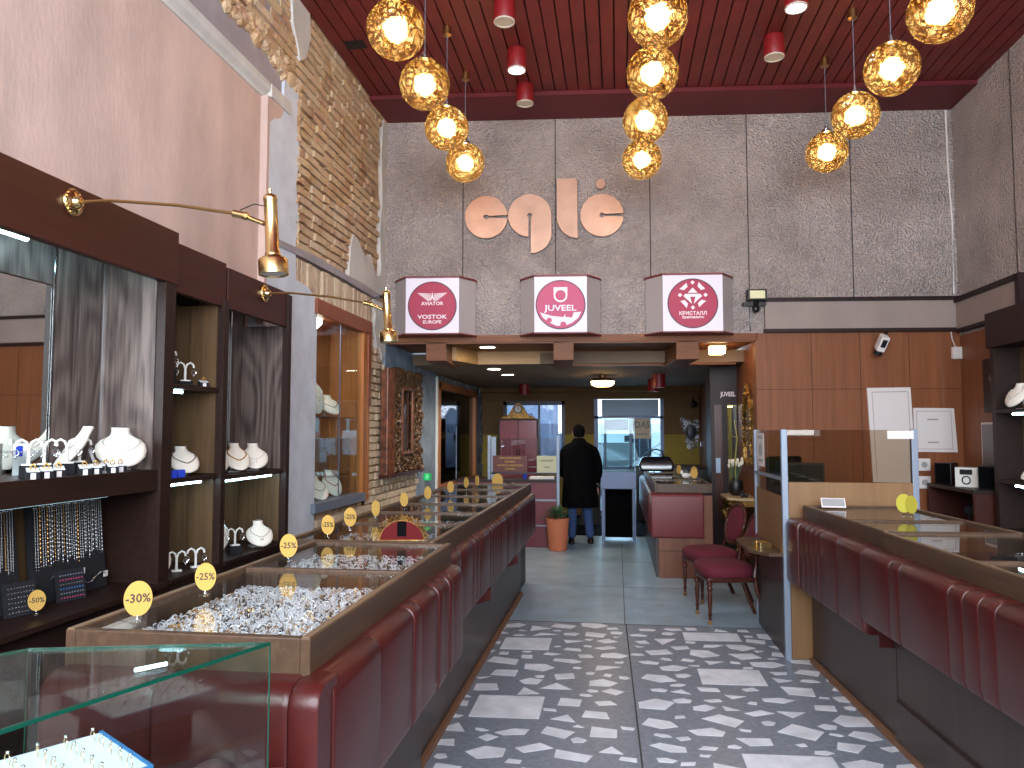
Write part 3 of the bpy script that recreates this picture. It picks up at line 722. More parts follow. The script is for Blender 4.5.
# ================================================================== SOFFIT LIGHTS
def downlight(x, y, z, label):
    t = thing('downlight', label, 'ceiling light', (x, y, z), group='round recessed lights in the back ceiling')
    b = MB(); b.lathe([(0.11, 0.0), (0.11, -0.012), (0.095, -0.014), (0.093, -0.004)], n=28); b.build('rim', 'white', t, smooth=True)
    b = MB(); b.lathe([(0.093, -0.005), (0.0, -0.007)], n=28); b.build('diffuser', 'downlight', t)
downlight(-1.60, 9.36, 2.72, 'round white recessed light, nearest of three, in the wooden soffit')
downlight(-1.72, 10.62, 2.55, 'round white recessed light, middle of three, on the back ceiling')
downlight(-1.68, 11.70, 2.55, 'round white recessed light, farthest of three, on the back ceiling')
t = thing('ceiling_lamp', 'square warm glass ceiling lamp at the right end of the soffit', 'ceiling light', bw(4.02, -0.45, 2.72), BWA)
b = MB(); b.box(-0.11, 0.11, -0.11, 0.11, -0.03, 0.0); b.build('mount', 'brass', t, bevel=0.005)
b = MB(); b.rings([[(s * 0.09, q * 0.09, -0.03) for s, q in ((-1, -1), (1, -1), (1, 1), (-1, 1))], [(s * 0.085, q * 0.085, -0.12) for s, q in ((-1, -1), (1, -1), (1, 1), (-1, 1))]]); b.build('lamp_glass', 'warmlamp', t, bevel=0.015)
t = thing('ceiling_lamp', 'round glass ceiling lamp on a small stem above the customer', 'ceiling light', (-0.22, 12.1, 2.55))
b = MB(); b.lathe([(0.05, 0), (0.05, -0.04), (0.18, -0.06), (0.20, -0.09), (0.19, -0.10)], n=28); b.build('mount', 'oldbrass', t, smooth=True)
b = MB(); b.lathe([(0.185, -0.095), (0.175, -0.15), (0.12, -0.18), (0.0, -0.185)], n=28); b.build('lamp_glass', 'warmlamp', t, smooth=True)
def backspot(x, y, label):
    t = thing('ceiling_spot', label, 'spotlight', (x, y, 2.55), group='red spots on the back ceiling')
    b = MB(); b.lathe([(0.10, 0.0), (0.10, -0.20), (0.095, -0.205)], n=20); b.build('housing', 'spotred', t, smooth=True)
    b = MB(); b.lathe([(0.094, -0.206), (0.0, -0.208)], n=20); b.build('lens', 'spotface', t)
backspot(-1.72, 14.2, 'dark red spotlight above the clock on the far left of the back ceiling')
backspot(0.66, 12.1, 'nearer of the two red spotlights hung before the shutter box')
backspot(0.63, 13.3, 'farther of the two red spotlights hung before the shutter box')

# ================================================================== RIGHT: fascia, wall items
w = thing('fascia_board', 'long taupe fascia board with dark trim along the right of the sign wall', 'fascia board', bw(0, 0, 0), BWA)
b = MB(); b.box(4.47, BWL - 0.04, -0.06, -0.001, 2.84, 3.155); b.build('board', 'fascia', w)
b = MB(); b.box(4.46, BWL - 0.04, -0.085, -0.001, 3.155, 3.20); b.box(4.46, BWL - 0.04, -0.065, -0.001, 2.80, 2.84); b.build('trim', 'fasciatrim', w)
w = thing('fascia_board', 'taupe fascia board with dark trim running along the right side wall', 'fascia board', (3.9, 0, 0))
b = MB(); b.box(-0.06, -0.001, 7.86, 9.20, 2.82, 3.12); b.build('board', 'fascia', w)
b = MB(); b.box(-0.085, -0.001, 7.84, 9.20, 3.12, 3.175); b.box(-0.065, -0.001, 7.84, 9.20, 2.78, 2.82); b.box(-0.085, -0.001, 7.78, 7.86, 2.78, 3.175); b.build('trim', 'fasciatrim', w)
t = thing('flood_light', 'small black floodlight with pale lens on the sign wall', 'floodlight', bw(4.36, 0, 3.20), BWA)
b = MB(); b.box(-0.11, 0.11, -0.16, -0.08, -0.04, 0.09); b.build('housing', 'black', t, bevel=0.008)
b = MB(); b.box(-0.085, 0.085, -0.166, -0.16, -0.02, 0.07); b.build('lens', mat('flood_lens', (220, 214, 170), 0.3), t)
b = MB(); b.cyl((0, -0.12, -0.03), (0, -0.06, -0.12), 0.03, n=12); b.box(-0.14, 0.12, -0.08, 0.0, -0.09, -0.05); b.ball((0, -0.08, -0.13), 0.045); b.build('bracket', 'black', t)
b = MB(); b.tube([(-0.04, -0.02, -0.13), (-0.05, -0.01, -0.25), (-0.03, -0.01, -0.38)], 0.006, 6); b.build('cable', 'grey', t)
t = thing('security_camera', 'small grey security camera hanging under the fascia board', 'camera', bw(5.72, 0, 2.79), BWA)
b = MB(); b.tube([(0.12, -0.02, 0), (0.10, -0.1, -0.03), (0.03, -0.14, -0.06)], 0.012, 8); b.build('bracket', 'darkmetal', t)
M_ = Euler((0.5, 0.25, 0)).to_matrix().to_4x4()
b = MB(Matrix.Translation((0.0, -0.2, -0.14)) @ M_); b.box(-0.045, 0.045, -0.06, 0.06, -0.09, 0.09); b.build('body', 'paper', t, bevel=0.012)
b = MB(Matrix.Translation((0.0, -0.2, -0.14)) @ M_); b.box(-0.025, 0.025, -0.066, -0.06, -0.03, 0.06); b.cyl((0, 0, -0.09), (0, 0, -0.14), 0.045, 0.05, n=16); b.build('lens', 'black', t)
t = thing('junction_box', 'small cream junction box under the fascia in the right corner', 'junction box', bw(6.62, 0, 2.55), BWA)
b = MB(); b.box(-0.055, 0.055, -0.05, -0.001, -0.07, 0.07); b.build('box', 'paper', t, bevel=0.008)
b = MB(); b.tube([(-0.01, -0.02, 0.07), (-0.04, -0.012, 0.16), (-0.05, -0.012, 0.245)], 0.006, 6); b.build('cable', 'paper', t)
t = tag(MB(BWM).tube([(6.60, -0.010, 5.40), (6.605, -0.010, 4.7), (6.63, -0.010, 4.1), (6.62, -0.010, 3.24)], 0.011, 6).build('wall_cable', 'paper'), 'thin cream cable running down the corner of the grey wall', 'cable')
t = tag(MB(BWM).tube([(6.44, -0.008, 2.79), (6.46, -0.008, 2.0), (6.47, -0.008, 1.1)], 0.005, 6).build('wall_cable', 'woodwall'), 'thin brown cable down the wood wall by the corner', 'cable')
t = thing('wall_notice', 'tall white board with a thin border on the wood wall', 'notice', bw(5.86, 0, 1.62), BWA)
b = MB(); b.prism([(-0.25, 0.535), (0.235, 0.54), (0.27, -0.55), (-0.21, -0.54)], 'y', -0.022, -0.002); b.build('sheet', 'paper', t)
b = MB()
for P in ([(-0.20, 0.49), (0.20, 0.495), (0.20, 0.487), (-0.20, 0.482)], [(-0.20, 0.49), (-0.194, 0.49), (-0.165, -0.5), (-0.171, -0.5)], [(0.20, 0.49), (0.206, 0.49), (0.235, -0.5), (0.229, -0.5)]): b.prism(P, 'y', -0.0235, -0.022)
b.build('border', 'papershade', t)
t = thing('wall_notice', 'small squarish white board with a printed border, right of the taller one', 'notice', bw(6.34, 0, 1.67), BWA)
b = MB(); b.prism([(-0.22, 0.255), (0.23, 0.25), (0.255, -0.25), (-0.22, -0.245)], 'y', -0.018, -0.002); b.build('sheet', 'paper', t)
b = MB()
for P in ([(-0.19, 0.22), (0.19, 0.22), (0.19, 0.214), (-0.19, 0.214)], [(-0.19, 0.22), (-0.185, 0.22), (-0.185, -0.21), (-0.19, -0.21)], [(0.19, 0.22), (0.195, 0.22), (0.205, -0.21), (0.20, -0.21)], [(-0.19, -0.21), (0.205, -0.21), (0.205, -0.216), (-0.19, -0.216)], [(-0.07, 0.13), (0.05, 0.13), (0.05, 0.115), (-0.07, 0.115)], [(-0.07, -0.13), (0.05, -0.13), (0.05, -0.145), (-0.07, -0.145)]): b.prism(P, 'y', -0.0195, -0.018)
b.build('border', 'papershade', t)
t = thing('framed_picture', 'dark carved wooden picture hanging on the right side wall beside the cabinet', 'picture', (3.9, 8.36, 2.14))
b = MB(); b.box(-0.05, -0.001, -0.30, 0.30, -0.28, 0.28); b.build('frame', 'darkwood', t, bevel=0.01)
b = MB(); b.torus((-0.06, 0.05, 0.06), 0.05, 0.018, M=Euler((0, PI / 2, 0)).to_matrix()); b.ball((-0.06, 0.05, -0.02), (0.02, 0.05, 0.07)); b.ball((-0.06, -0.03, 0.1), (0.02, 0.04, 0.04)); b.build('carving', 'carved', t, smooth=True)
t = thing('framed_picture', 'grey screen in a thin pale frame leaning by the right cabinet', 'picture', (3.88, 8.45, 1.13))
b = MB(); b.box(-0.04, -0.02, -0.26, 0.26, 0.0, 0.62); b.build('frame', 'paper', t)
b = MB(); b.box(-0.044, -0.04, -0.24, 0.24, 0.02, 0.60); b.build('screen', mat('grey_screen', (96, 92, 92), 0.3), t)

# right cabinet and the stereo shelf
t = thing('wall_cabinet', 'tall dark wooden lit display cabinet against the right wall', 'cabinet', (3.6, 0, 0))
b = MB(); b.box(0.0, 0.29, 7.86, 7.93, 0, 2.78); b.box(0.25, 0.29, 5.2, 7.9, 0, 2.78); b.box(0, 0.29, 5.2, 5.27, 0, 2.78); b.box(0, 0.29, 5.2, 7.9, 0, 0.74); b.build('carcass', 'darkwood', t)
b = MB(); b.box(-0.03, 0.29, 5.2, 7.94, 2.46, 2.80); b.build('fascia', 'fasciatrim', t)
b = MB(); b.box(0.235, 0.25, 5.27, 7.86, 0.74, 2.46); b.build('back_panel', 'oakback', t)
for z in (1.86, 1.20):
    b = MB(); b.box(0.0, 0.25, 5.27, 7.86, z - 0.03, z); s = b.build('shelf', 'darkwood', t)
    b = MB(); b.cyl((0.03, 5.6, z - 0.045), (0.03, 7.6, z - 0.045), 0.010, n=8); b.build('light_tube', 'led', s)
t = thing('shelf_unit', 'low dark wooden shelf unit under the stereo by the right wall', 'shelf', (3.45, 0, 0))
b = MB(); b.box(0.0, 0.44, 8.02, 9.16, 1.04, 1.08); b.build('top', 'darkwood', t, bevel=0.003)
b = MB(); b.box(0.0, 0.44, 8.02, 8.06, 0, 1.04); b.box(0.0, 0.44, 9.12, 9.16, 0, 1.04); b.box(0.40, 0.44, 8.06, 9.12, 0, 1.04); b.box(0.02, 0.40, 8.06, 9.12, 0.62, 0.65); b.build('carcass', 'redbrown', t)
t = thing('stereo', 'silver stereo with round dial standing between two black speakers', 'stereo', (3.62, 8.50, 1.08), -0.75); t.scale = (0.85, 0.9, 0.88)
b = MB(); b.box(-0.13, 0.13, -0.10, 0.10, 0.0, 0.235); b.build('housing', 'grey', t, bevel=0.008)
b = MB(); b.box(-0.125, 0.125, -0.106, -0.10, 0.005, 0.23); b.build('front', 'white', t, bevel=0.004)
b = MB(); b.box(-0.07, 0.07, -0.110, -0.105, 0.15, 0.21); b.build('display', 'black', t)
b = MB(); b.torus((0.0, -0.108, 0.085), 0.045, 0.008, M=Euler((PI / 2, 0, 0)).to_matrix()); b.build('dial', 'black', t, smooth=True)
def speaker(x, y, label):
    t = thing('speaker', label, 'speaker', (x, y, 1.08), -0.75, 'black stereo speakers')
    b = MB(); b.box(-0.085, 0.085, -0.10, 0.10, 0, 0.235); b.build('box', 'black', t, bevel=0.006)
    b = MB(); b.box(-0.075, 0.075, -0.106, -0.10, 0.01, 0.225); b.build('grille', 'blackcloth', t)
speaker(3.58, 8.96, 'black speaker left of the silver stereo'); speaker(3.68, 8.17, 'black speaker right of the silver stereo')
t = thing('desk_lamp', 'small dark desk lamp on the lower shelf below the stereo', 'lamp', (3.6, 8.45, 0.65))
b = MB(); b.lathe([(0.07, 0), (0.07, 0.015), (0.01, 0.02)]); b.build('base', 'darkmetal', t, smooth=True)
b = MB(); b.tube([(0, 0, 0.01), (-0.03, -0.02, 0.14), (0.02, 0.03, 0.26)], 0.008, 6); b.build('arm', 'darkmetal', t)
b = MB(); b.cyl((0.02, 0.03, 0.26), (-0.04, -0.05, 0.2), 0.02, 0.05, n=14); b.build('lamp_shade', 'darkmetal', t)

# ================================================================== COUNTER PARTS
def pad_profile(xf, top, bot, back, r=0.055, s=1.0):
    # cross-section (x,z) of a padded roll facing +x, s shrinks it towards the seam
    P = [(back, bot), (xf * 1.0 - 0.0, bot)]
    P = [(back, bot + 0.0)]
    e = (1 - s) * 0.0045
    P.append((xf - 0.035 - e, bot + e)); P.append((xf - 0.01 - e, bot + 0.01 + e)); P.append((xf - e, bot + 0.04))
    for k in range(6):
        a = (PI / 2) * k / 5; P.append((xf - r + r * math.cos(a) - e, top - r + r * math.sin(a) - e))
    P.append((back, top - e))
    return P
def padding(t, secs, xf, top, bot, back, name='padding', flip=False):
    b = MB()
    for y0, y1, dx in secs:
        rs = []
        L = y1 - y0; m = 0.010
        for yy, s in ((y0 + 0.001, 0.0), (y0 + m * 0.35, 0.7), (y0 + m, 1.0), (y0 + L / 2, 1.04), (y1 - m, 1.0), (y1 - m * 0.35, 0.7), (y1 - 0.001, 0.0)):
            pr = pad_profile(xf + dx, top, bot, back, s=s)
            rs.append([((-x if flip else x), yy, z) for x, z in pr])
        b.rings(rs)
    return b.build(name, 'leather', t, smooth=True)

def casegrid(t, x0, x1, ys, z0=1.0, z1=1.12, rim=0.028, rimface='caseside'):
    # open wooden tray case divided across, each bay under its own glass
    b = MB(); b.box(x0, x1, ys[0], ys[-1], z0 - 0.02, z0); b.build('case_floor', 'blackvelvet', t)
    b = MB(); b.box(x0, x0 + rim, ys[0], ys[-1], z0, z1); b.box(x1 - rim, x1, ys[0], ys[-1], z0 - 0.0, z1)
    for i, y in enumerate(ys):
        a, c = (y, y + rim) if i == 0 else ((y - rim, y) if i == len(ys) - 1 else (y - rim * 0.5, y + rim * 0.5))
        b.box(x0 + rim, x1 - rim, a, c, z0, z1)
    b.build('case_frame', 'casewood', t, bevel=0.003)
    b = MB(); e = 0.003
    for xa, xb in ((x0, x0 + rim), (x1 - rim, x1)): b.box(xa + .004, xb - .004, ys[0] + e, ys[-1] - e, z1, z1 + 0.003)
    b.build('case_rim', 'caserim', t)
    for i in range(len(ys) - 1):
        b = MB(); b.box(x0 + rim + .001, x1 - rim - .001, ys[i] + rim + .001, ys[i + 1] - rim - .001, z1 - 0.016, z1 - 0.010); b.build('glass_top', 'casetop', t)

# left near counter
t = thing('display_counter', 'near left counter with oxblood leather padding and two glazed wooden trays', 'counter')
b = MB(); b.box(-1.46, -0.93, 1.92, 3.60, 0.0, 0.98); b.build('base', 'base', t)
b = MB(); b.box(-0.932, -0.905, 1.90, 3.60, 0.0, 0.035); b.build('kick_board', 'floorwood', t)
b = MB(); b.box(-1.475, -0.785, 1.90, 3.58, 0.97, 1.021); b.build('tray_base', 'caseside', t)
casegrid(t, -1.475, -0.785, [1.90, 2.86, 3.58], 1.02, 1.12)
ys = [1.90, 2.29, 2.68, 2.78, 3.06, 3.16, 3.26, 3.34, 3.56]
padding(t, [(ys[i], ys[i + 1], 0.0 if i % 2 else 0.004) for i in range(len(ys) - 1)], -0.72, 1.03, 0.60, -0.93)
b = MB()                                                     # padded end face toward the camera
def endpad(b, x0, x1, y, top, bot, back):
    rs = []; L = x1 - x0; m = 0.018
    for xx, s in ((x0 + .001, 0.0), (x0 + m * .35, .7), (x0 + m, 1.0), ((x0 + x1) / 2, 1.1), (x1 - m, 1.0), (x1 - m * .35, .7), (x1 - .001, 0.0)):
        rs.append([(xx, -x_, z) for x_, z in pad_profile(-y, top, bot, -back, s=s)])
    b.rings(rs)
endpad(b, -0.80, -0.722, 1.80, 1.03, 0.60, 1.93); endpad(b, -1.16, -0.80, 1.80, 1.03, 0.60, 1.93); endpad(b, -1.47, -1.16, 1.80, 1.03, 0.60, 1.93)
b.build('end_padding', 'leather', t, smooth=True)

# left far counter
t = thing('display_counter', 'long left counter of six glazed trays running back beside the aisle', 'counter')
b = MB(); b.box(-1.60, -0.98, 3.62, 7.75, 0.0, 0.98); b.build('base', 'base', t)
b = MB(); b.box(-0.982, -0.955, 3.62, 7.75, 0, 0.035); b.build('kick_board', 'floorwood', t)
b = MB(); b.box(-1.64, -0.875, 3.61, 7.78, 0.97, 1.021); b.build('tray_base', 'caseside', t)
fys = [3.61, 4.36, 4.98, 5.60, 6.30, 7.02, 7.78]
casegrid(t, -1.64, -0.875, fys, 1.02, 1.12)
secs = []; y = 3.62; r_ = random.Random(5)
while y < 7.74:
    L = r_.choice([0.11, 0.11, 0.32, 0.38, 0.12]); L = min(L, 7.78 - y); secs.append((y, y + L, 0)); y += L
padding(t, secs, -0.83, 1.03, 0.62, -0.98)
for ya in (3.61, 5.0, 6.4):
    b = MB(); b.prism([(-0.98, 0.62), (-0.83, 0.62), (-0.83, 0.55), (-0.98, 0.50)], 'y', ya, ya + 0.04); b.build('padding_bracket', 'leather', t)

# counter and trapezoid glass box at the lower left
t = thing('side_counter', 'low dark counter at lower left carrying the glass box', 'counter', (-0.79, 1.68, 0))
PB = [(0.015, 0.03), (-0.27, -0.75), (-1.0, -0.75), (-0.53, -0.09)]
b = MB(); b.prism(PB, 'z', 0.0, 0.86); b.build('base', 'base', t)
b = MB(); b.prism([(0.02, 0.04), (-0.265, -0.755), (-1.01, -0.755), (-0.54, -0.085)], 'z', 0.86, 0.878); b.build('top', 'maroon', t, bevel=0.003)
gc = thing('glass_showcase', 'green edged glass box with a ring tray in the lower left corner', 'showcase', (-0.79, 1.68, 0.878))
GP = [(0.0, 0.0), (-0.262, -0.72), (-0.93, -0.72), (-0.51, -0.12)]; Hh = 0.292; th = 0.006
b = MB(); b.prism(GP, 'z', Hh - th, Hh); b.build('glass_top', 'glass', gc)
for i in (0, 2, 3):
    p = Vector((*GP[i], 0)); q = Vector((*GP[(i + 1) % 4], 0)); d = (q - p).normalized(); n = Vector((-d.y, d.x, 0)) * (1 if i != 1 else 1)
    cen = Vector((-0.4, -0.4, 0)); n = n if (cen - p).dot(n) > 0 else -n
    p2 = p + d * 0.006; q2 = q - d * 0.006
    b = MB(); b.prism([(p2.x, p2.y), (q2.x, q2.y), (q2.x + n.x * th, q2.y + n.y * th), (p2.x + n.x * th, p2.y + n.y * th)], 'z', 0.0, Hh - th - 0.0005); b.build('glass_side', 'glass', gc)
b = MB()
for i in (0, 2, 3):
    p = Vector((*GP[i], 0)); q = Vector((*GP[(i + 1) % 4], 0)); d = (q - p).normalized(); n = Vector((-d.y, d.x, 0)); cen = Vector((-0.4, -0.4, 0)); n = -n if (cen - p).dot(n) > 0 else n
    w_ = 0.0012 if i else 0.002
    b.prism([(p.x, p.y), (q.x, q.y), (q.x + n.x * w_, q.y + n.y * w_), (p.x + n.x * w_, p.y + n.y * w_)], 'z', Hh - th - 0.0004, Hh + 0.0002)
    if not i: b.prism([(p.x - n.x * 0.004, p.y - n.y * .004), (q.x - n.x * 0.004, q.y - n.y * .004), (q.x, q.y), (p.x, p.y)], 'z', Hh + 0.0001, Hh + 0.0006)
    if not i: b.prism([(p.x, p.y), (q.x, q.y), (q.x + n.x * w_, q.y + n.y * w_), (p.x + n.x * w_, p.y + n.y * w_)], 'z', 0.0, 0.004)
b.box(-0.002, 0.001, -0.001, 0.002, 0, Hh - .007); b.box(-0.512, -0.510, -0.121, -0.118, 0, Hh - .007)
b.build('glass_edge', 'greenedge', gc)
b = MB(); b.cyl((-0.24, -0.14, Hh - 0.03), (-0.19, -0.10, Hh - 0.026), 0.004, n=8); b.build('light_tube', 'led', gc)
ta = math.radians(-34)
TC = Vector((-1.115, 1.560, 0.960))
tb = thing('tray_riser', 'dark riser block carrying the ring tray in the glass box', 'display block', (TC.x, TC.y, 0.8785), ta)
b = MB(); b.box(0.03, 0.20, -0.26, -0.03, 0, 0.080); b.build('block', 'blackvelvet', tb)
tr = thing('ring_tray', 'white foam ring tray with a blue edge inside the glass box', 'tray', tuple(TC), ta)
b = MB(); b.box(0.0, 0.25, -0.29, -0.005, 0.0, 0.038); b.build('foam', 'tray', tr)
b = MB(); b.box(-0.004, 0.254, -0.005, 0.002, 0.0, 0.041); b.box(-0.004, 0.0, -0.29, -0.005, 0, 0.037); b.box(0.25, 0.254, -0.29, -0.005, 0, 0.041); b.build('edge', 'trayblue', tr)
# ring prototype
rg = thing('ring', 'x', 'ring', (0, 0, 0))
b = MB(); b.torus((0, 0, 0.008), 0.0095, 0.0008, 20, 6, Euler((PI / 2, 0, 0)).to_matrix()); b.build('band', mat('pale_gold', (216, 190, 146), 0.25, 0.9), rg, smooth=True)
b = MB(); b.lathe([(0.0, 0.0165), (0.0032, 0.019), (0.0026, 0.0215), (0.0, 0.022)], n=8); b.build('stone', 'silver', rg)
RM = Matrix.Translation(TC) @ Matrix.Rotation(ta, 4, 'Z')
k = 0
rt = random.Random(9)
for i in range(5):
    for j in range(5):
        p = RM @ Vector((0.03 + i * 0.048, -0.03 - j * 0.052, 0.036))
        o = rg if k == 0 else dup(rg, p)
        o.location = p; o.rotation_euler = (0, 0, ta + rt.uniform(-.2, .2)); o.scale = (1.25,) * 3
        o['group'] = 'gold rings in the foam tray'; o['label'] = 'thin gold ring with a small stone standing in the white foam tray'; k += 1
t = thing('cushion', 'dark red leather pouch lying at the right end inside the glass box', 'pouch', (-0.90, 1.62, 0.8785), 0.3)
b = MB(); b.ball((0, 0, 0.018), (0.045, 0.07, 0.018), 16, 8); b.build('body', 'leather', t, smooth=True)

# jewellery in the left trays
def jewelmass(name, x0, x1, y0, y1, z, n, label, mats=('silver', 'darkmetal', 'gold'), seed=1, kindn='jewellery', size=0.012, rows=None):
    b = MB(); r = random.Random(seed)
    for i in range(n):
        x = r.uniform(x0, x1); y = r.uniform(y0, y1)
        if rows: y = y0 + (y1 - y0) * ((i % rows) + 0.5) / rows + r.uniform(-0.006, 0.006)
        b.mi = r.choices(range(len(mats)), [6, 1.2, 1][:len(mats)])[0]
        M_ = Euler((r.uniform(0.3, 2.6), r.uniform(-0.8, 0.8), r.uniform(0, 6.3))).to_matrix()
        if r.random() < 0.55: b.torus((x, y, z + size * 0.9), size * r.uniform(0.6, 1), size * 0.18, 8, 4, M_)
        else: b.ball((x, y, z + size * 0.6), (size * r.uniform(0.3, 0.6), size * r.uniform(0.3, 0.5), size * 0.3), 6, 4, M_)
    o = b.build(name, list(mats)); tag(o, label, 'jewellery', kind='stuff'); return o
b = MB(); b.prism([(1.95, 1.022), (2.80, 1.022), (2.80, 1.055), (1.95, 1.040)], 'x', -1.42, -0.83); tag(b.build('jewellery_pad', 'paper'), 'pale display pad under the silver pieces in the nearest tray', 'display pad')
jewelmass('silver_jewellery', -1.41, -0.84, 1.97, 2.79, 1.050, 2600, 'dense heap of small silver pieces in the nearest tray', ('brightsilver', 'darkmetal', 'gold'), seed=2, size=0.010)
jewelmass('silver_jewellery', -1.42, -0.84, 2.95, 3.5, 1.054, 900, 'rows of silver and dark pieces in the second nearest tray', ('brightsilver', 'darkmetal', 'carved'), seed=3, rows=7, size=0.013)
lab = ['first', 'second', 'third', 'fourth', 'fifth', 'farthest']
for i in range(6):
    jewelmass('tray_jewellery', -1.5, -0.95, fys[i] + 0.1, fys[i + 1] - 0.1, 1.052, 260, 'scattered jewellery in the %s glazed tray of the long left counter' % lab[i], ('brightsilver', 'darkmetal', 'gold'), seed=10 + i, rows=4, size=0.016)

tag(MB().box(-1.43, -0.83, 2.93, 3.52, 1.022, 1.054).build('jewellery_pad', 'blackvelvet'), 'dark display pad in the second nearest tray of the left counter', 'display pad')
for i in range(6):
    tag(MB().box(-1.56, -0.93, fys[i] + 0.07, fys[i + 1] - 0.07, 1.022, 1.052).build('jewellery_pad', 'blackvelvet'), 'dark display pad in the %s glazed tray of the long left counter' % lab[i], 'display pad')
# price discs
def pricedisc(x, y, z, s, txt, label, m='yellowcard', rz=0.0, r=0.042):
    t = thing('price_disc', label, 'price tag', (x, y, z), rz, 'round yellow price discs on clear feet')
    b = MB(); b.lathe([(0.020, 0), (0.020, 0.004), (0.008, 0.010), (0.004, 0.022)], n=18); b.build('foot', 'clear', t, smooth=True)
    c = []
    b = MB(Matrix.Translation((0, 0, 0.02 + r * 1.12))); P = [(r * 0.86 * math.cos(2 * PI * k / 36), r * 1.15 * math.sin(2 * PI * k / 36)) for k in range(36)]
    b.prism(P, 'y', -0.0012, 0.0012); b.build('disc', m, t)
    if txt: lettering(txt, r * 0.80, 'ink', t, (0, -0.0016, 0.02 + r * 1.12), sx=0.95, ext=0.0003)
    t.scale = (s, s, s)
    return t
PD = [(-1.32, 1.98, 1.122, 1.0, '-30%', 'yellow disc reading -30% on the near left corner of the front tray'),
      (-1.32, 2.33, 1.122, 0.92, '-25%', 'yellow disc reading -25%, second along the front tray'),
      (-1.33, 2.98, 1.122, 0.98, '-25%', 'yellow disc reading -25% on the rim beside the pier'),
      (-1.43, 3.66, 1.122, 1.0, '-25%', 'yellow disc just behind the first glazed tray pair, nearest of the narrow ones'),
      (-1.43, 3.98, 1.122, 1.05, '-25%', 'yellow disc in front of the sill of the niche window'),
      (-1.45, 4.48, 1.122, 1.0, '', 'plain yellow disc against the whitewashed brickwork'),
      (-1.45, 5.10, 1.122, 1.0, '', 'plain yellow disc below the carved frame'),
      (-1.43, 5.68, 1.122, 1.0, '', 'plain yellow disc beside the green capped tube'),
      (-1.39, 6.30, 1.122, 1.0, '', 'plain yellow disc in front of the second wall window'),
      (-1.37, 6.87, 1.122, 1.0, '', 'plain yellow disc on the long counter, second from its far end'),
      (-1.32, 7.15, 1.122, 1.0, '', 'thin looking yellow disc at the far end of the long counter'),]
for i, (x, y, z, s, tx, lb) in enumerate(PD):
    rz = math.atan2(-x, y) * 0.9 + [0, -0.25, -0.2, -0.5, -0.5, -0.8, -0.7, -0.7, -0.7, -0.9, -1.0][i] 
    pricedisc(x, y, z, s, tx, lb, rz=rz * 1.0)
pricedisc(-1.25, 7.95, 1.03, 1.6, '', 'yellow disc on the dark desk behind the end of the long counter', rz=0.1)
pricedisc(-2.56, 3.11, 0.84, 0.95, '-50%', 'orange yellow disc reading -50% on the cabinet ledge under the chains', rz=0.7)
pricedisc(1.81, 5.06, 1.122, 1.15, '', 'lime yellow disc on the right counter, front of the pair', 'greenyellow', rz=-1.0)
pricedisc(1.78, 5.10, 1.122, 1.22, '', 'lime yellow disc on the right counter, behind its twin', 'greenyellow', rz=-0.15)

# arched table mirror with gilt fringe
t = thing('table_mirror', 'arched dark red plaque with a gilt sunburst fringe behind the second tray', 'ornament', (-1.045, 3.64, 1.122), 0.2)
a_, h_ = 0.105, 0.095
P = [(a_ * math.cos(PI * k / 24), h_ * math.sin(PI * k / 24)) for k in range(25)]
b = MB(); b.prism(P, 'y', -0.004, 0.004); b.build('plate', mat('dull_dark_red', (84, 24, 26), 0.85, spec=0.1), t)
b = MB(); b.box(-0.022, 0.022, -0.006, -0.004, 0.02, 0.092); b.build('dark_bar', mat('dull_black', (10, 9, 12), 0.9, spec=0.05), t)
b = MB(); b.tube([(a_ * math.cos(PI * k / 24), 0, h_ * math.sin(PI * k / 24)) for k in range(25)], 0.004, 6)
for k in range(17):
    a = PI * k / 16; c0 = Vector((a_ * 1.12 * math.cos(a), 0, h_ * 1.14 * math.sin(a) + 0.002))
    b.torus(c0, 0.009, 0.0022, 10, 4, Euler((PI / 2, 0, 0)).to_matrix()); b.ball((a_ * 1.24 * math.cos(a), 0, h_ * 1.27 * math.sin(a) + 0.002), 0.0032, 6, 4)
b.box(-0.11, 0.11, -0.01, 0.01, 0, 0.004)
b.build('fringe', 'gilt', t, smooth=True)
# green capped tube
t = thing('glass_tube', 'tall clear tube with a bright green cap on the long left counter', 'jar', (-1.48, 5.86, 1.122))
b = MB(); b.lathe([(0.024, 0), (0.024, 0.15)], n=20); b.build('tube', 'clear', t, smooth=True)
b = MB(); b.lathe([(0.032, 0.15), (0.034, 0.155), (0.034, 0.20), (0.030, 0.205)], n=20); b.build('cap', 'green', t, smooth=True)

# ================================================================== RIGHT COUNTER
ra = math.radians(3.0)
t = thing('display_counter', 'right counter with oxblood leather front and glazed wooden trays', 'counter', (1.31, 5.80, 0), ra)
# local: -x faces the aisle, y runs from -4.5 (near) to 0 (far)
b = MB(); b.box(0.07, 0.72, -4.6, 0.0, 0.0, 0.98); b.build('base', 'base', t)
b = MB(); b.box(0.045, 0.071, -4.6, 0.0, 0.0, 0.035); b.build('kick_board', 'floorwood', t)
b = MB(); b.box(0.066, 0.0705, -1.46, -1.45, 0.0, 0.62); b.box(0.052, 0.0705, -4.6, -1.46, 0.04, 0.24); b.build('plinth_panel', 'base', t)
b = MB(); b.box(0.0, 0.73, -4.6, 0.0, 0.97, 1.021); b.build('tray_base', 'caseside', t)
casegrid(t, 0.0, 0.72, [-4.6, -3.3, -2.40, -1.50], 1.02, 1.12)
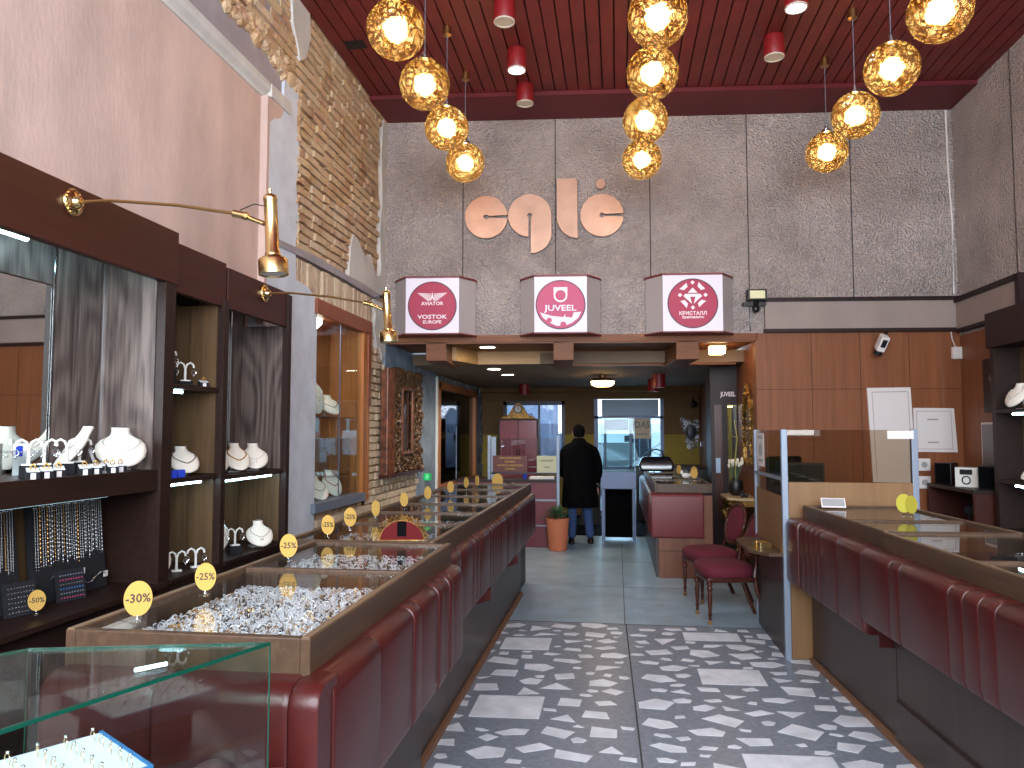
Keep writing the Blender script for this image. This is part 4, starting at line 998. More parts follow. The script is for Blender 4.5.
# further case slightly set back
casegrid(t, 0.015, 0.72, [-1.48, -0.92, -0.02], 1.02, 1.12)
secs = [(-0.25, 0.02, 0.01), (-0.40, -0.25, 0), (-0.50, -0.40, 0), (-0.62, -0.50, 0), (-0.72, -0.62, 0), (-1.02, -0.72, 0), (-1.42, -1.02, 0.0),
        (-1.80, -1.42, 0.01), (-1.92, -1.80, 0.01), (-2.40, -1.92, 0.01), (-2.52, -2.40, 0.01), (-2.64, -2.52, 0.01), (-2.76, -2.64, 0.01), (-3.3, -2.76, 0.01), (-3.9, -3.3, 0.01), (-4.6, -3.9, 0.01)]
padding(t, secs[:7], 0.085, 1.03, 0.56, -0.075, flip=True)
padding(t, secs[7:], 0.085, 1.03, 0.63, -0.075, flip=True)
b = MB(); b.box(-0.005, 0.07, -1.43, -1.39, 0.50, 0.64); b.build('padding_bracket', 'leather', t)
RC = Matrix.Translation((1.31, 5.80, 0)) @ Matrix.Rotation(ra, 4, 'Z')
def jewelr(x0, x1, y0, y1, n, label, seed, mats=('silver', 'darkmetal', 'gold')):
    o = jewelmass('tray_jewellery', x0, x1, y0, y1, 1.022, n, label, mats, seed=seed, rows=5, size=0.014); o.matrix_world = RC
jewelr(0.2, 0.65, -2.3, -1.6, 160, 'small pieces of jewellery in the middle tray of the right counter', 21)
jewelr(0.2, 0.65, -3.2, -2.5, 120, 'small pieces of jewellery in the near tray of the right counter', 22)
for (x, y, rr, lb) in ((0.35, -1.75, 0.1, 'black velvet jewellery stand lying in the middle tray of the right counter'), (0.5, -0.6, -0.1, 'black velvet pad in the far tray of the right counter')):
    t = thing('velvet_pad', lb, 'display pad', tuple(RC @ Vector((x, y, 1.022))), rr)
    b = MB(); b.box(-0.14, 0.14, -0.10, 0.10, 0, 0.025); b.build('pad', 'blackvelvet', t, bevel=0.006)
t = thing('card_stand', 'small grey card in a pale frame on the far end of the right counter', 'card', (1.50, 5.62, 1.122), -0.1)
b = MB(); b.prism([(0.0, 0.0), (0.05, 0.062), (0.054, 0.060), (0.01, 0.0)], 'x', -0.08, 0.08); b.build('frame', 'paper', t)
b = MB(); b.prism([(0.004, 0.011), (0.042, 0.056), (0.040, 0.058), (0.002, 0.012)], 'x', -0.072, 0.072); b.build('card', 'grey', t)

# glass partition with posts
t = thing('partition', 'glass and tan board partition on aluminium posts at the right counter end', 'partition', (0, 0, 0))
for (x, y) in ((1.22, 5.86), (2.14, 5.90), (1.22, 6.98)):
    b = MB(); z1 = 1.67; b.box(x - 0.022, x + 0.022, y - 0.022, y + 0.022, 0, z1); b.build('post', 'alu', t, bevel=0.004)
b = MB(); b.box(1.245, 2.118, 5.875, 5.895, 0.0, 1.28); b.box(1.21, 1.23, 5.885, 6.955, 0.06, 1.17); b.build('board', wood('tan_board', (132, 98, 64), (116, 84, 54), 0.5, fine=10), t)
b = MB(); b.box(1.245, 2.118, 5.882, 5.888, 1.28, 1.665); b.box(1.217, 1.223, 5.885, 6.955, 1.17, 1.665); b.build('glass_pane', 'smoked', t)
b = MB(); b.box(1.20, 1.24, 5.885, 6.955, 1.29, 1.31); b.build('rail', 'alu', t)
b = MB(); b.box(1.95, 2.13, 5.868, 5.880, 1.60, 1.66); b.build('corner_label', 'paper', t)
b = MB(); b.box(1.204, 1.21, 5.89, 6.95, 0.0, 0.72); b.build('dark_panel', 'base', t)
b = MB(); b.prism([(1.21, 5.86), (1.21, 6.75), (1.05, 6.75), (0.98, 6.62), (0.98, 6.05), (1.10, 5.86)], 'z', 0.735, 0.76); b.build('shelf', 'casewood', t, bevel=0.003)
b = MB(); b.box(1.214, 1.2165, 6.60, 6.90, 1.36, 1.64); b.build('sticker', 'paper', t)
b = MB()
for z, h in ((1.59, 0.03), (1.40, 0.02)): b.box(1.2125, 1.2145, 6.65, 6.85, z, z + h)
b.prism([(6.68, 1.45), (6.82, 1.45), (6.82, 1.53), (6.75, 1.57), (6.68, 1.53)], 'x', 1.2125, 1.2145)
b.build('sticker_print', 'grey', t)
t = thing('gold_box', 'small shiny gold box on the wooden shelf of the partition', 'box', (1.10, 6.15, 0.76), 0.2)
b = MB(); b.box(-0.045, 0.045, -0.09, 0.09, 0, 0.045); b.build('box', 'brass', t, bevel=0.004)
b = MB(); b.box(-0.047, 0.047, -0.012, 0.012, 0.0, 0.047); b.build('band', 'gold', t)
# staff side behind partition: monitor, sockets
t = thing('monitor', 'wide dark monitor edge seen through the glass partition', 'monitor', (1.85, 7.3, 1.18), 0.05)
b = MB(); b.box(-0.32, 0.02, -0.02, 0.02, 0.0, 0.19); b.build('screen', 'black', t, bevel=0.005)
b = MB(); b.box(-0.30, 0.0, -0.024, -0.02, 0.02, 0.17); b.build('display', mat('dark_green_screen', (20, 34, 34), 0.2), t)
b = MB(); b.cyl((-0.15, 0.03, -0.1), (-0.15, 0.03, 0.02), 0.02); b.box(-0.26, -0.04, -0.05, 0.11, -0.11, -0.095); b.build('stand', 'black', t)
t = thing('desk', 'tan staff desk standing behind the glass partition', 'desk', (1.62, 6.98, 0))
b = MB(); b.box(0.0, 0.95, 0.0, 0.66, 1.03, 1.07); b.build('top', 'casewood', t, bevel=0.003)
b = MB(); b.box(0.02, 0.05, 0.02, 0.64, 0, 1.03); b.box(0.90, 0.93, 0.02, 0.64, 0, 1.03); b.box(0.05, 0.90, 0.60, 0.63, 0.1, 1.03); b.build('panels', 'casewood', t)
t = thing('office_chair', 'black office chair back seen through the side glass of the partition', 'chair', (1.80, 8.05, 0), 0.5)
b = MB(); b.box(-0.22, 0.22, 0.16, 0.22, 0.75, 1.40); b.build('backrest', 'blackcloth', t, bevel=0.05, seg=3)
b = MB(); b.box(-0.20, 0.20, -0.22, 0.20, 0.52, 0.60); b.build('seat', 'blackcloth', t, bevel=0.03)
b = MB(); b.cyl((0, 0, 0.06), (0, 0, 0.53), 0.03); b.cyl((0, 0.16, 0.55), (0, 0.22, 0.85), 0.02); b.build('column', 'darkmetal', t)
for k in range(5):
    a = 2 * PI * k / 5; b = MB(); b.cyl((0, 0, 0.09), (0.20 * math.cos(a), 0.20 * math.sin(a), 0.06), 0.02, 0.014); b.ball((0.20 * math.cos(a), 0.20 * math.sin(a), 0.028), 0.028, 8, 6); b.build('leg', 'black', t)
for z, lb in ((1.28, 'upper pale wall socket by the right partition post'), (1.08, 'lower pale wall socket by the right partition post')):
    t = thing('wall_socket', lb, 'socket', bw(6.22, 0, z), BWA)
    b = MB(); b.box(-0.07, 0.07, -0.02, -0.001, -0.07, 0.07); b.build('plate', 'paper', t, bevel=0.006)
    b = MB(); b.lathe([(0.035, 0.021), (0.03, 0.016)], n=16, M=Euler((PI / 2, 0, 0)).to_matrix()); b.build('recess', 'grey', t)

# ================================================================== LEFT CABINETS
FX, BX = -2.50, -2.86
def cab(label, y0, y1, zt, parts):
    t = thing('wall_cabinet', label, 'cabinet', (0, 0, 0), group=None)
    parts(t); return t
# section A
t = thing('wall_cabinet', 'largest dark wooden wall cabinet, nearest at left, with a long shelf', 'cabinet')
b = MB(); b.box(BX - .03, BX, 1.0, 3.97, 0, 2.75); b.box(BX, FX, 3.90, 3.985, 0.0, 2.5); b.box(BX, FX, 1.0, 1.05, 0, 2.5); b.box(BX, FX, 1.0, 3.9, 0.0, 0.80); b.build('carcass', 'darkwood', t)
b = MB(); b.box(FX - 0.03, FX + 0.02, 1.0, 4.00, 2.49, 2.79); b.box(BX, FX - .03, 1.0, 3.97, 2.70, 2.74); b.build('fascia', 'redbrown', t, bevel=0.003)
b = MB(); b.box(FX - .06, FX + 0.018, 3.892, 3.99, 0.0, 2.488); b.build('end_post', 'darkwood', t)
b = MB(); b.box(BX, FX + 0.05, 1.0, 3.93, 0.80, 0.825); b.build('ledge', 'darkwood', t)
b = MB(); b.box(BX, FX, 1.0, 3.93, 1.33, 1.445); b.build('shelf', 'darkwood', t, bevel=0.002)
for a, c, m in ((3.52, 3.89, 'oak'), (3.925 - 0.0, 3.93, 'oak')):
    if c - a > .05:
        b = MB(); b.box(BX, BX + 0.012, a, c, 1.445, 2.70); b.build('back_panel', m, t)
b = MB(); b.box(BX, BX + 0.012, 3.125, 3.50, 2.40, 2.70); b.build('back_panel', 'oak', t)
b = MB(); b.box(FX - 0.36, FX - 0.035, 3.885, 3.90, 1.445, 2.70); b.build('side_panel', 'oak', t)
b = MB(); b.box(BX, BX + 0.010, 1.05, 3.9, 0.825, 1.33); b.build('lower_back_panel', 'oakback', t)
b = MB(); b.box(BX, BX + 0.008, 1.05, 3.485, 1.445, 2.40); b.build('mirror', 'mirror', t)
b = MB(); b.box(BX, BX + 0.008, 1.05, 3.12, 2.40, 2.70); b.build('upper_back_panel', 'oak', t)
b = MB(); b.box(BX, BX + 0.014, 3.492, 3.499, 1.445, 2.70); b.box(BX, BX + .016, 3.878, 3.885, 1.445, 2.7); b.box(BX, BX + 0.014, 3.115, 3.122, 2.38, 2.6); b.build('chrome_strip', 'chrome', t)
b = MB(); b.cyl((BX + 0.10, 1.6, 2.565), (BX + 0.10, 3.2, 2.565), 0.014, n=10); b.cyl((FX - 0.055, 2.0, 2.575), (FX - 0.055, 3.86, 2.575), 0.012, n=10); b.build('light_tube', 'led', t)
b = MB(); b.cyl((BX + 0.2, 1.3, 1.315), (BX + 0.2, 3.7, 1.315), 0.006, n=8); b.build('shelf_light', emis('shelf_led', (190, 240, 255), 2.0), t)
# sections B and C
def small_cab(label, y0, y1, shelves, backsplit, n):
    t = thing('wall_cabinet', label, 'cabinet')
    b = MB(); b.box(BX - .03, BX, y0, y1, 0, 2.72); b.box(BX, FX, y0, y1, 0, 0.80)
    b.box(BX, FX - 0.01, y1 - 0.03, y1, 0.8, 2.46)
    if n == 0: pass
    b.build('carcass', 'darkwood', t)
    b = MB(); b.box(FX - 0.045, FX, y0, y1, 2.455, 2.74 - (0.02 if n else 0)); b.box(BX, FX - .045, y0, y1, 2.60, 2.66); b.build('fascia', 'redbrown', t, bevel=0.002)
    b = MB(); b.box(FX - 0.05, FX + 0.015, y1 - 0.035, y1 + 0.02, 0.0, 2.70 - (0.2 if not n else 0.0)); b.build('post', 'darkwood', t)
    b = MB(); b.box(BX, FX + 0.02, y0, y1 - 0.035, 0.80, 0.825); b.build('ledge', 'darkwood', t)
    for (z, lit) in shelves:
        b = MB(); b.box(BX, FX - 0.01, y0 + .005, y1 - 0.035, z - 0.03, z); s = b.build('shelf', 'darkwood', t)
        if lit:
            b = MB(); b.cyl((FX - 0.08, y0 + 0.03, z - 0.042), (FX - 0.08, y0 + lit, z - 0.042), 0.009, n=8); b.build('light_tube', 'led', s)
    return t
t = small_cab('narrow dark wall cabinet between the large one and the far one', 4.012, 4.575, [(1.93, 0.22), (1.385, 0.45)], 0, 0)
b = MB(); b.box(BX, BX + 0.012, 4.02, 4.53, 0.83, 1.36); b.box(BX, BX + 0.012, 4.30, 4.54, 1.39, 1.90); b.build('back_panel', 'oakback', t)
b = MB(); b.box(BX, BX + 0.012, 4.02, 4.54, 1.93, 2.6); b.box(BX, BX + 0.012, 4.02, 4.30, 1.39, 1.90); b.build('oak_panel', 'oak', t)
b = MB(); b.box(BX, FX - 0.03, 4.528, 4.54, 0.83, 1.36); b.box(BX, FX - 0.03, 4.528, 4.54, 1.39, 1.90); b.box(BX, FX - 0.03, 4.528, 4.54, 1.93, 2.46); b.build('side_panel', 'oakback', t)
b = MB(); b.box(BX + .012, BX + 0.02, 4.44, 4.45, 0.83, 2.6); b.build('chrome_strip', 'chrome', t)
t = small_cab('far wall cabinet of the three, holding pale necklace busts beside the pier', 4.60, 5.53, [(1.37, 0.84)], 0, 1)
b = MB(); b.box(BX, BX + 0.012, 4.86, 5.28, 1.375, 2.60); b.box(BX, BX + 0.012, 5.30, 5.49, 1.375, 2.60); b.box(BX, FX - 0.03, 5.482, 5.495, 1.375, 2.46); b.build('oak_panel', 'oak', t)
b = MB(); b.box(BX, BX + 0.012, 4.62, 5.49, 0.83, 1.34); b.box(BX, FX - 0.03, 5.482, 5.495, 0.83, 1.34); b.build('back_panel', 'oakback', t)
b = MB(); b.box(BX, BX + 0.010, 4.62, 4.85, 1.375, 2.5); b.build('mirror', 'mirror', t)
b = MB(); b.box(BX + .012, BX + 0.022, 5.285, 5.296, 1.375, 2.6); b.build('chrome_strip', 'chrome', t)

# brass swing arm lamps
def armlamp(loc, L, label, tz):
    t = thing('swing_arm_lamp', label, 'wall lamp', loc, group=None)
    b = MB(); My = Euler((0, PI / 2, 0)).to_matrix()
    b.lathe([(0.062, 0.0), (0.064, 0.012), (0.05, 0.022), (0.03, 0.03), (0.022, 0.05), (0.01, 0.055)], n=28, M=My)
    for k in range(16):
        a = 2 * PI * k / 16; b.ball((0.016, 0.05 * math.cos(a), 0.05 * math.sin(a)), (0.01, 0.008, 0.008), 6, 4)
    b.torus((0.01, 0, 0), 0.056, 0.008, 28, 6, My)
    b.build('rosette', 'brass', t, smooth=True)
    b = MB(); b.tube([(0.04, 0, 0), (0.2, 0, 0.0), (L * 0.55, 0, -0.035), (L * 0.84, 0, -0.085)], 0.0075, 8); b.build('arm', 'oldbrass', t, smooth=True)
    b = MB(); b.cyl((L * 0.83, 0, -0.083), (L * 0.88, 0, -0.095), 0.017, n=12); b.ball((L * 0.89, 0, -0.098), 0.019); b.cyl((L * 0.89, 0, -0.1), (L * 0.98, 0, -0.135), 0.011, n=10); b.cyl((L * 0.905, 0.018, -0.104), (L * 0.905, -0.03, -0.104), 0.009); b.build('joint', 'brass', t, smooth=True)
    s = MB(Matrix.Translation((L + 0.015, 0, -0.13)) @ Matrix.Rotation(-0.07, 4, 'Y'))
    s.lathe([(0.0, 0.155), (0.008, 0.15), (0.007, 0.13), (0.026, 0.12), (0.031, 0.112), (0.031, 0.10), (0.029, 0.095), (0.029, -0.13), (0.033, -0.135), (0.034, -0.15), (0.060, -0.165), (0.064, -0.172), (0.064, -0.235), (0.062, -0.237), (0.058, -0.233), (0.050, -0.20), (0.0, -0.198)], n=32)
    s.build('lamp_head', 'brass', t, smooth=True)
    s = MB(Matrix.Translation((L + 0.015, 0, -0.13)) @ Matrix.Rotation(-0.07, 4, 'Y')); s.lathe([(0.054, -0.230), (0.0, -0.226)], n=24); s.build('reflector', 'white', t)
    b = MB(); b.tube([(L * 0.86, 0, -0.07), (L * 0.93, 0.0, -0.045), (L, 0, -0.06)], 0.0025, 6); b.build('cable', 'black', t)
    return t
armlamp((-2.48, 3.13, 2.705), 0.96, 'brass swing arm lamp reaching over the near tray from the large cabinet', 0)
armlamp((-2.50, 5.10, 2.64), 0.90, 'smaller looking brass swing arm lamp on the far cabinet before the niche', 0)

# ---------------------------------------------------------------- busts
def bustmesh(w, h, lean=0.5):
    # necklace bust: rings up a curved spine, flat back, neck stump with a dark rim
    b = MB(); rs = []
    prof = [(0.00, 0.20, 0.10), (0.06, 0.46, 0.22), (0.16, 0.72, 0.34), (0.30, 0.92, 0.42), (0.46, 1.0, 0.46), (0.60, 0.96, 0.46), (0.70, 0.78, 0.42), (0.77, 0.52, 0.38), (0.82, 0.40, 0.36), (0.90, 0.36, 0.34), (1.0, 0.37, 0.35)]
    for s, ww, dd in prof:
        z = s * h * math.cos(lean * (1 - s)) ; y = -(1 - s) ** 1.2 * h * math.sin(lean) * 0.95
        rs.append([(w / 2 * ww * math.cos(2 * PI * k / 20), y + w / 2 * dd * math.sin(2 * PI * k / 20) * (1.0 if math.sin(2 * PI * k / 20) < 0 else 0.55), z) for k in range(20)])
    b.rings(rs); return b
def bust(loc, rz, label, w=0.18, h=0.20, lean=0.75, group='white necklace busts', mesh=None, neck='silver', kind=0, lift=0.02):
    t = thing('necklace_bust', label, 'jewellery bust', loc, rz, group)
    b = bustmesh(w, h, lean); o = b.build('form', 'bust', t, smooth=True); o.location = (0, 0, lift)
    b = MB(); b.torus((0, 0.0, h * 1.0 + lift), w / 2 * 0.35, 0.0025, 24, 5); b.build('neck_rim', 'black', t)
    b = MB(); b.box(-w * .22, w * .22, -0.02, 0.07, 0, 0.008); b.cyl((0, 0.04, 0.0), (0, 0.0, h * 0.45 + lift), 0.008); b.build('stand', 'grey', t)
    # necklace on the front surface
    def surf(s, a):
        pr = [(0.00, 0.20, 0.10), (0.06, 0.46, 0.22), (0.16, 0.72, 0.34), (0.30, 0.92, 0.42), (0.46, 1.0, 0.46), (0.60, 0.96, 0.46), (0.70, 0.78, 0.42), (0.77, 0.52, 0.38), (0.82, 0.40, 0.36), (0.90, 0.36, 0.34), (1.0, 0.37, 0.35)]
        for i in range(len(pr) - 1):
            if pr[i][0] <= s <= pr[i + 1][0]:
                f = (s - pr[i][0]) / (pr[i + 1][0] - pr[i][0]); ww = pr[i][1] + f * (pr[i + 1][1] - pr[i][1]); dd = pr[i][2] + f * (pr[i + 1][2] - pr[i][2]); break
        z = s * h * math.cos(lean * (1 - s)); y = -(1 - s) ** 1.2 * h * math.sin(lean) * 0.95
        return Vector((w / 2 * ww * math.cos(a) * 1.02, y + w / 2 * dd * math.sin(a) * 1.03 - 0.0015, z + lift))
    pts = []
    for k in range(25):
        u = k / 24 * 2 - 1; s = 0.42 + 0.44 * abs(u) ** 1.3; a = -PI / 2 + u * 1.5
        pts.append(surf(s, a))
    b = MB(); b.tube(pts, 0.0016 if kind == 0 else 0.004, 5)
    if kind == 1:
        for p in pts[::1]: b.ball(p, 0.0055, 6, 4)
    c = surf(0.40, -PI / 2); 
    if kind != 1: b.torus(c + Vector((0, -0.002, -0.008)), 0.010, 0.002, 12, 5, Euler((PI / 2 - lean, 0, 0)).to_matrix()); b.ball(c + Vector((0, -0.003, -0.02)), 0.005, 8, 5)
    b.build('necklace', neck, t, smooth=True)
    return t
RZ = math.radians(60)        # busts on the left shelves face the aisle, turned towards the front
bust((-2.66, 3.79, 1.445), RZ - .35, 'large white bust with a heart pendant, rightmost on the large cabinet shelf', 0.25, 0.21, 0.85)
bust((-2.62, 3.50, 1.445), RZ - 1.75, 'white bust turned away behind the earring stands on the large cabinet shelf', 0.19, 0.215, 0.85)
bust((-2.66, 4.36, 1.385), RZ - .1, 'white bust with a beaded necklace on the middle shelf of the narrow cabinet', 0.19, 0.16, 0.95, kind=1, neck='silver')
bust((-2.64, 5.26, 1.37), RZ - .4, 'white bust with a small black pendant, rightmost on the far cabinet shelf', 0.20, 0.18, 0.95)
bust((-2.66, 5.02, 1.37), RZ - .2, 'white bust with a golden collar, middle of the far cabinet shelf', 0.18, 0.185, 0.95, kind=1, neck='gold')
bust((-2.66, 4.76, 1.37), RZ - .1, 'half hidden white bust at the left end of the far cabinet shelf', 0.15, 0.14, 0.9, kind=1, neck='oldbrass')
bust((-2.64, 4.12, 0.825), RZ - .2, 'small white bust standing on the floor of the narrow cabinet', 0.14, 0.16, 0.6, kind=1)
bust((-2.58, 5.24, 0.825), RZ - .3, 'white bust with dark cord and black stone on the floor of the far cabinet', 0.19, 0.17, 0.95, neck='black')
bust((-2.60, 4.68, 0.825), RZ - .5, 'tiny white bust at the left corner on the far cabinet floor', 0.10, 0.08, 0.9)
bust((-2.75, 5.05, 0.825), RZ - .5, 'slim white bust behind the earring stand on the far cabinet floor', 0.10, 0.19, 0.5)

bust((3.72, 7.62, 1.862), -1.3, 'white bust on the upper shelf of the right cabinet', 0.22, 0.22, 0.6)
bust((3.70, 7.48, 1.202), -1.3, 'small white bust on the lower shelf of the right cabinet', 0.12, 0.10, 0.9)
# earring stands
es = thing('earring_stand', 'x', 'earring stand')
b = MB(); b.cyl((0, 0, 0), (0, 0, 0.075), 0.006)
for s in (-1, 1): b.tube([(0, 0, 0.06), (s * 0.008, 0, 0.083), (s * 0.022, 0, 0.092), (s * 0.036, 0, 0.084), (s * 0.040, 0, 0.068)], 0.005, 8)
b.box(-0.022, 0.022, -0.016, 0.016, 0, 0.006); b.build('stand', 'white', es, smooth=True)
for s in (-1, 1):
    b = MB(); b.torus((s * 0.040, 0, 0.045), 0.010, 0.0016, 14, 5, Euler((PI / 2, 0, 0)).to_matrix()); b.ball((s * 0.04, 0, 0.03), 0.005, 8, 5); b.build('earring', 'silver', es, smooth=True)
pl = MB()
spots_ = [(-2.62, 3.10, 1.500, 'earring stand at the left edge of the large cabinet shelf'), (-2.60, 3.17, 1.500, 'second earring stand from the left on the large cabinet shelf'),
          (-2.62, 3.34, 1.500, 'third earring stand from the left on the large cabinet shelf'), (-2.66, 3.48, 1.500, 'fourth earring stand, right before the large bust shelf end'),
          (-2.64, 4.17, 2.02, 'earring stand on the tall block on the narrow cabinet top shelf'), (-2.62, 4.33, 1.96, 'earring stand on the low block on the narrow cabinet top shelf'),
          (-2.60, 4.26, 0.825, 'earring stand behind the bust on the narrow cabinet floor'), (-2.56, 4.40, 0.825, 'hoop earring stand alone on the narrow cabinet floor'),
          (-2.58, 4.92, 0.88, 'earring stand on a dark block on the far cabinet floor')]
for i, (x, y, z, lb) in enumerate(spots_):
    o = es if i == 0 else dup(es, (x, y, z)); o.location = (x, y, z); o.rotation_euler = (0, 0, 0.75); o['label'] = lb; o['group'] = 'white earring stands'
    o.scale = (1.25, 1.25, 1.25)
# blocks under stands
def block(x, y, z, sx, sy, h, label, m='blackvelvet'):
    t = thing('display_block', label, 'display block', (x, y, z), 0.75, 'dark velvet display blocks')
    b = MB(); b.box(-sx, sx, -sy, sy, 0, h); b.build('block', m, t, bevel=0.003)
block(-2.64, 4.17, 1.93, 0.045, 0.035, 0.09, 'tall dark block under an earring stand on the narrow cabinet top shelf')
block(-2.62, 4.33, 1.93, 0.04, 0.035, 0.03, 'low dark block under an earring stand on the narrow cabinet top shelf')
block(-2.58, 4.92, 0.825, 0.04, 0.035, 0.055, 'dark block under an earring stand on the far cabinet floor')
for i, (x, y, zz, lb) in enumerate([(-2.62, 3.10, 1.445, 'left end'), (-2.60, 3.17, 1.445, 'second place'), (-2.62, 3.34, 1.445, 'third place'), (-2.66, 3.48, 1.445, 'fourth place')]):
    block(x, y, zz, 0.035, 0.02, 0.055, 'dark block under the earring stand at the %s of the large cabinet shelf' % lb)
# ring boxes
rb = thing('ring_box', 'x', 'ring box')
b = MB(); b.rings([[(-.026, -.026, 0), (.026, -.026, 0), (.026, .03, 0), (-.026, .03, 0)], [(-.026, -.026, .030), (.026, -.026, .030), (.026, .03, .045), (-.026, .03, .045)]]); b.build('block', 'blackvelvet', rb)
b = MB(); b.rings([[(-.024, -.024, .031), (.024, -.024, .031), (.024, .028, .0455), (-.024, .028, .0455)], [(-.024, -.024, .034), (.024, -.024, .034), (.024, .028, .0485), (-.024, .028, .0485)]]); b.build('pad', 'tray', rb)
b = MB(); b.torus((0, 0, 0.050), 0.0105, 0.0025, 16, 6, Euler((PI / 2, 0, 0)).to_matrix()); b.ball((0, 0, 0.063), 0.005, 8, 5); b.build('ring', 'gold', rb, smooth=True)
b = MB(); b.box(-0.010, 0.010, -0.0285, -0.0275, 0.0, 0.026); b.build('tag', 'paper', rb)
rbs = [(-2.53, 3.02), (-2.53, 3.10), (-2.55, 3.20), (-2.54, 3.36), (-2.54, 3.44), (-2.53, 3.55), (-2.55, 3.64), (-2.60, 3.60)]
wh = ['at the left edge of', 'second from the left on', 'third from the left on', 'fourth from the left on', 'fourth from the right on', 'third from the right on', 'nearest the large bust on', 'just behind the others on']
for i, (x, y) in enumerate(rbs):
    o = rb if i == 0 else dup(rb, (x, y, 1.445)); o.location = (x, y, 1.445); o.rotation_euler = (0, 0, 0.8)
    o['label'] = 'tagged ring on a block, ' + wh[i] + ' the large cabinet shelf'; o['group'] = 'rings on blocks on the large cabinet shelf'
o = dup(rb, (-2.58, 4.47, 1.93), 0.8, 'ring on a small white pad at the right of the narrow cabinet top shelf')
t = thing('card', 'small blue and white card standing on the large cabinet shelf', 'card', (-2.80, 3.26, 1.445), RZ)
b = MB(); b.box(-0.03, 0.03, -0.002, 0.002, 0, 0.15); b.build('sheet', 'white', t); b = MB(); b.box(-0.02, 0.01, -0.003, -0.002, 0.09, 0.14); b.build('print', 'bluebox', t)
t = thing('glass_shelf', 'small clear glass riser at the left of the large cabinet shelf', 'shelf', (-2.70, 3.0, 1.445))
b = MB(); b.box(-0.08, 0.08, -0.2, 0.2, 0.115, 0.121); b.box(-0.08, 0.08, 0.19, 0.196, 0, 0.115); b.box(-0.08, 0.08, -0.196, -0.19, 0, 0.115); b.build('riser', 'clear', t)
for i, y in enumerate((4.19, 4.27)):
    t = thing('gift_box', ['left', 'right'][i] + ' one of two small blue boxes beside the narrow cabinet bust', 'box', (-2.54, y - .1, 1.385), RZ)
    b = MB(); b.box(-.022, .022, -.022, .022, 0, 0.045); b.build('box', 'bluebox', t, bevel=0.003); b = MB(); b.box(-.023, .023, -.004, .004, 0, 0.046); b.build('ribbon', 'trayblue', t)

# hanging chains
def board(y0, y1, z0, z1, label):
    t = thing('chain_board', label, 'display board', (-2.78, (y0 + y1) / 2, 0.825))
    h = (y1 - y0) / 2
    b = MB(); b.prism([(-0.0, 0.0), (0.035, 0.0), (-0.03, 0.50), (-0.055, 0.50)], 'y', -h, h); b.build('board', 'blackvelvet', t)
    b = MB(); b.box(-0.035, -0.012, -h + .01, h - .01, 0.445, 0.49); b.build('hook_rail', 'clear', t)
    return t
board(3.33, 3.84, 0, 0, 'black velvet board with a long row of hanging chains in the large cabinet')
board(2.80, 3.24, 0, 0, 'black velvet board of chains partly cut by the left edge of the picture')
def chainproto(n, m, r, twist):
    t = thing('chain', 'x', 'chain')
    b = MB(); L = 0.34
    k = int(L / (r * 2.4))
    for i in range(k):
        z = -i * r * 2.4; x = 0.075 * (-z) 
        b.ball((x * .9, 0, z), (r * (0.7 if i % 2 else 1.0), r * (1.0 if i % 2 else 0.55), r * 1.35), 5, 4)
    b.build('links', m, t)
    b = MB(); b.torus((0, 0, 0.008), 0.006, 0.0012, 10, 4, Euler((0, PI / 2, 0)).to_matrix()); b.build('clasp', 'silver', t)
    return t
protos = [chainproto(0, 'chainsilver', 0.0032, 0), chainproto(1, 'chainsilver', 0.0050, 0), chainproto(2, 'chaingold', 0.0038, 0), chainproto(3, 'oldbrass', 0.0045, 0)]
used = [0, 0, 0, 0]
rc = random.Random(4)
def place_chain(y, bd, lb, grp):
    i = rc.choices([0, 1, 2, 3], [6, 4, 0.4 if bd == 0 else 1.5, 1])[0]
    p = (-2.790, y, 0.825 + 0.455 + rc.uniform(-.006, .004))
    o = protos[i] if not used[i] else dup(protos[i], p, 0)
    o.location = p; used[i] = 1; o.rotation_euler = (0, 0, 0); o.scale = (1, 1, rc.uniform(0.78, 1.08)); o['label'] = lb; o['group'] = grp
for k in range(30): place_chain(3.35 + k * 0.0163, 0, 'metal chain hanging in the packed row on the wide black velvet board', 'chains on the wide velvet board')
for k in range(16): place_chain(2.98 + k * 0.0155, 1, 'metal chain hanging on the left velvet board at the picture edge', 'chains on the left velvet board')
for (yy0, yy1, lb) in ((3.42, 3.62, 'upper one of two bracelets lying across the foot of the wide velvet board'), (3.55, 3.80, 'lower one of two bracelets lying across the foot of the wide velvet board')):
    b = MB(); z0 = 0.93 if yy0 < 3.5 else 0.885
    P = [(-2.745 + 0.012 * k / 8, yy0 + (yy1 - yy0) * k / 8, z0 + 0.02 * math.sin(k * 1.1)) for k in range(9)]
    b.tube(P, 0.003, 6)
    for p in P[1::2]: b.ball(p, 0.007, 6, 4)
    o = b.build('chain', 'silver'); 
    t = thing('bracelet', lb, 'bracelet', (0, 0, 0)); o.parent = t
    b = MB(); b.box(-2.74, -2.735, yy1, yy1 + 0.03, z0 - 0.01, z0 + 0.02); b.build('price_tag', 'paper', t)
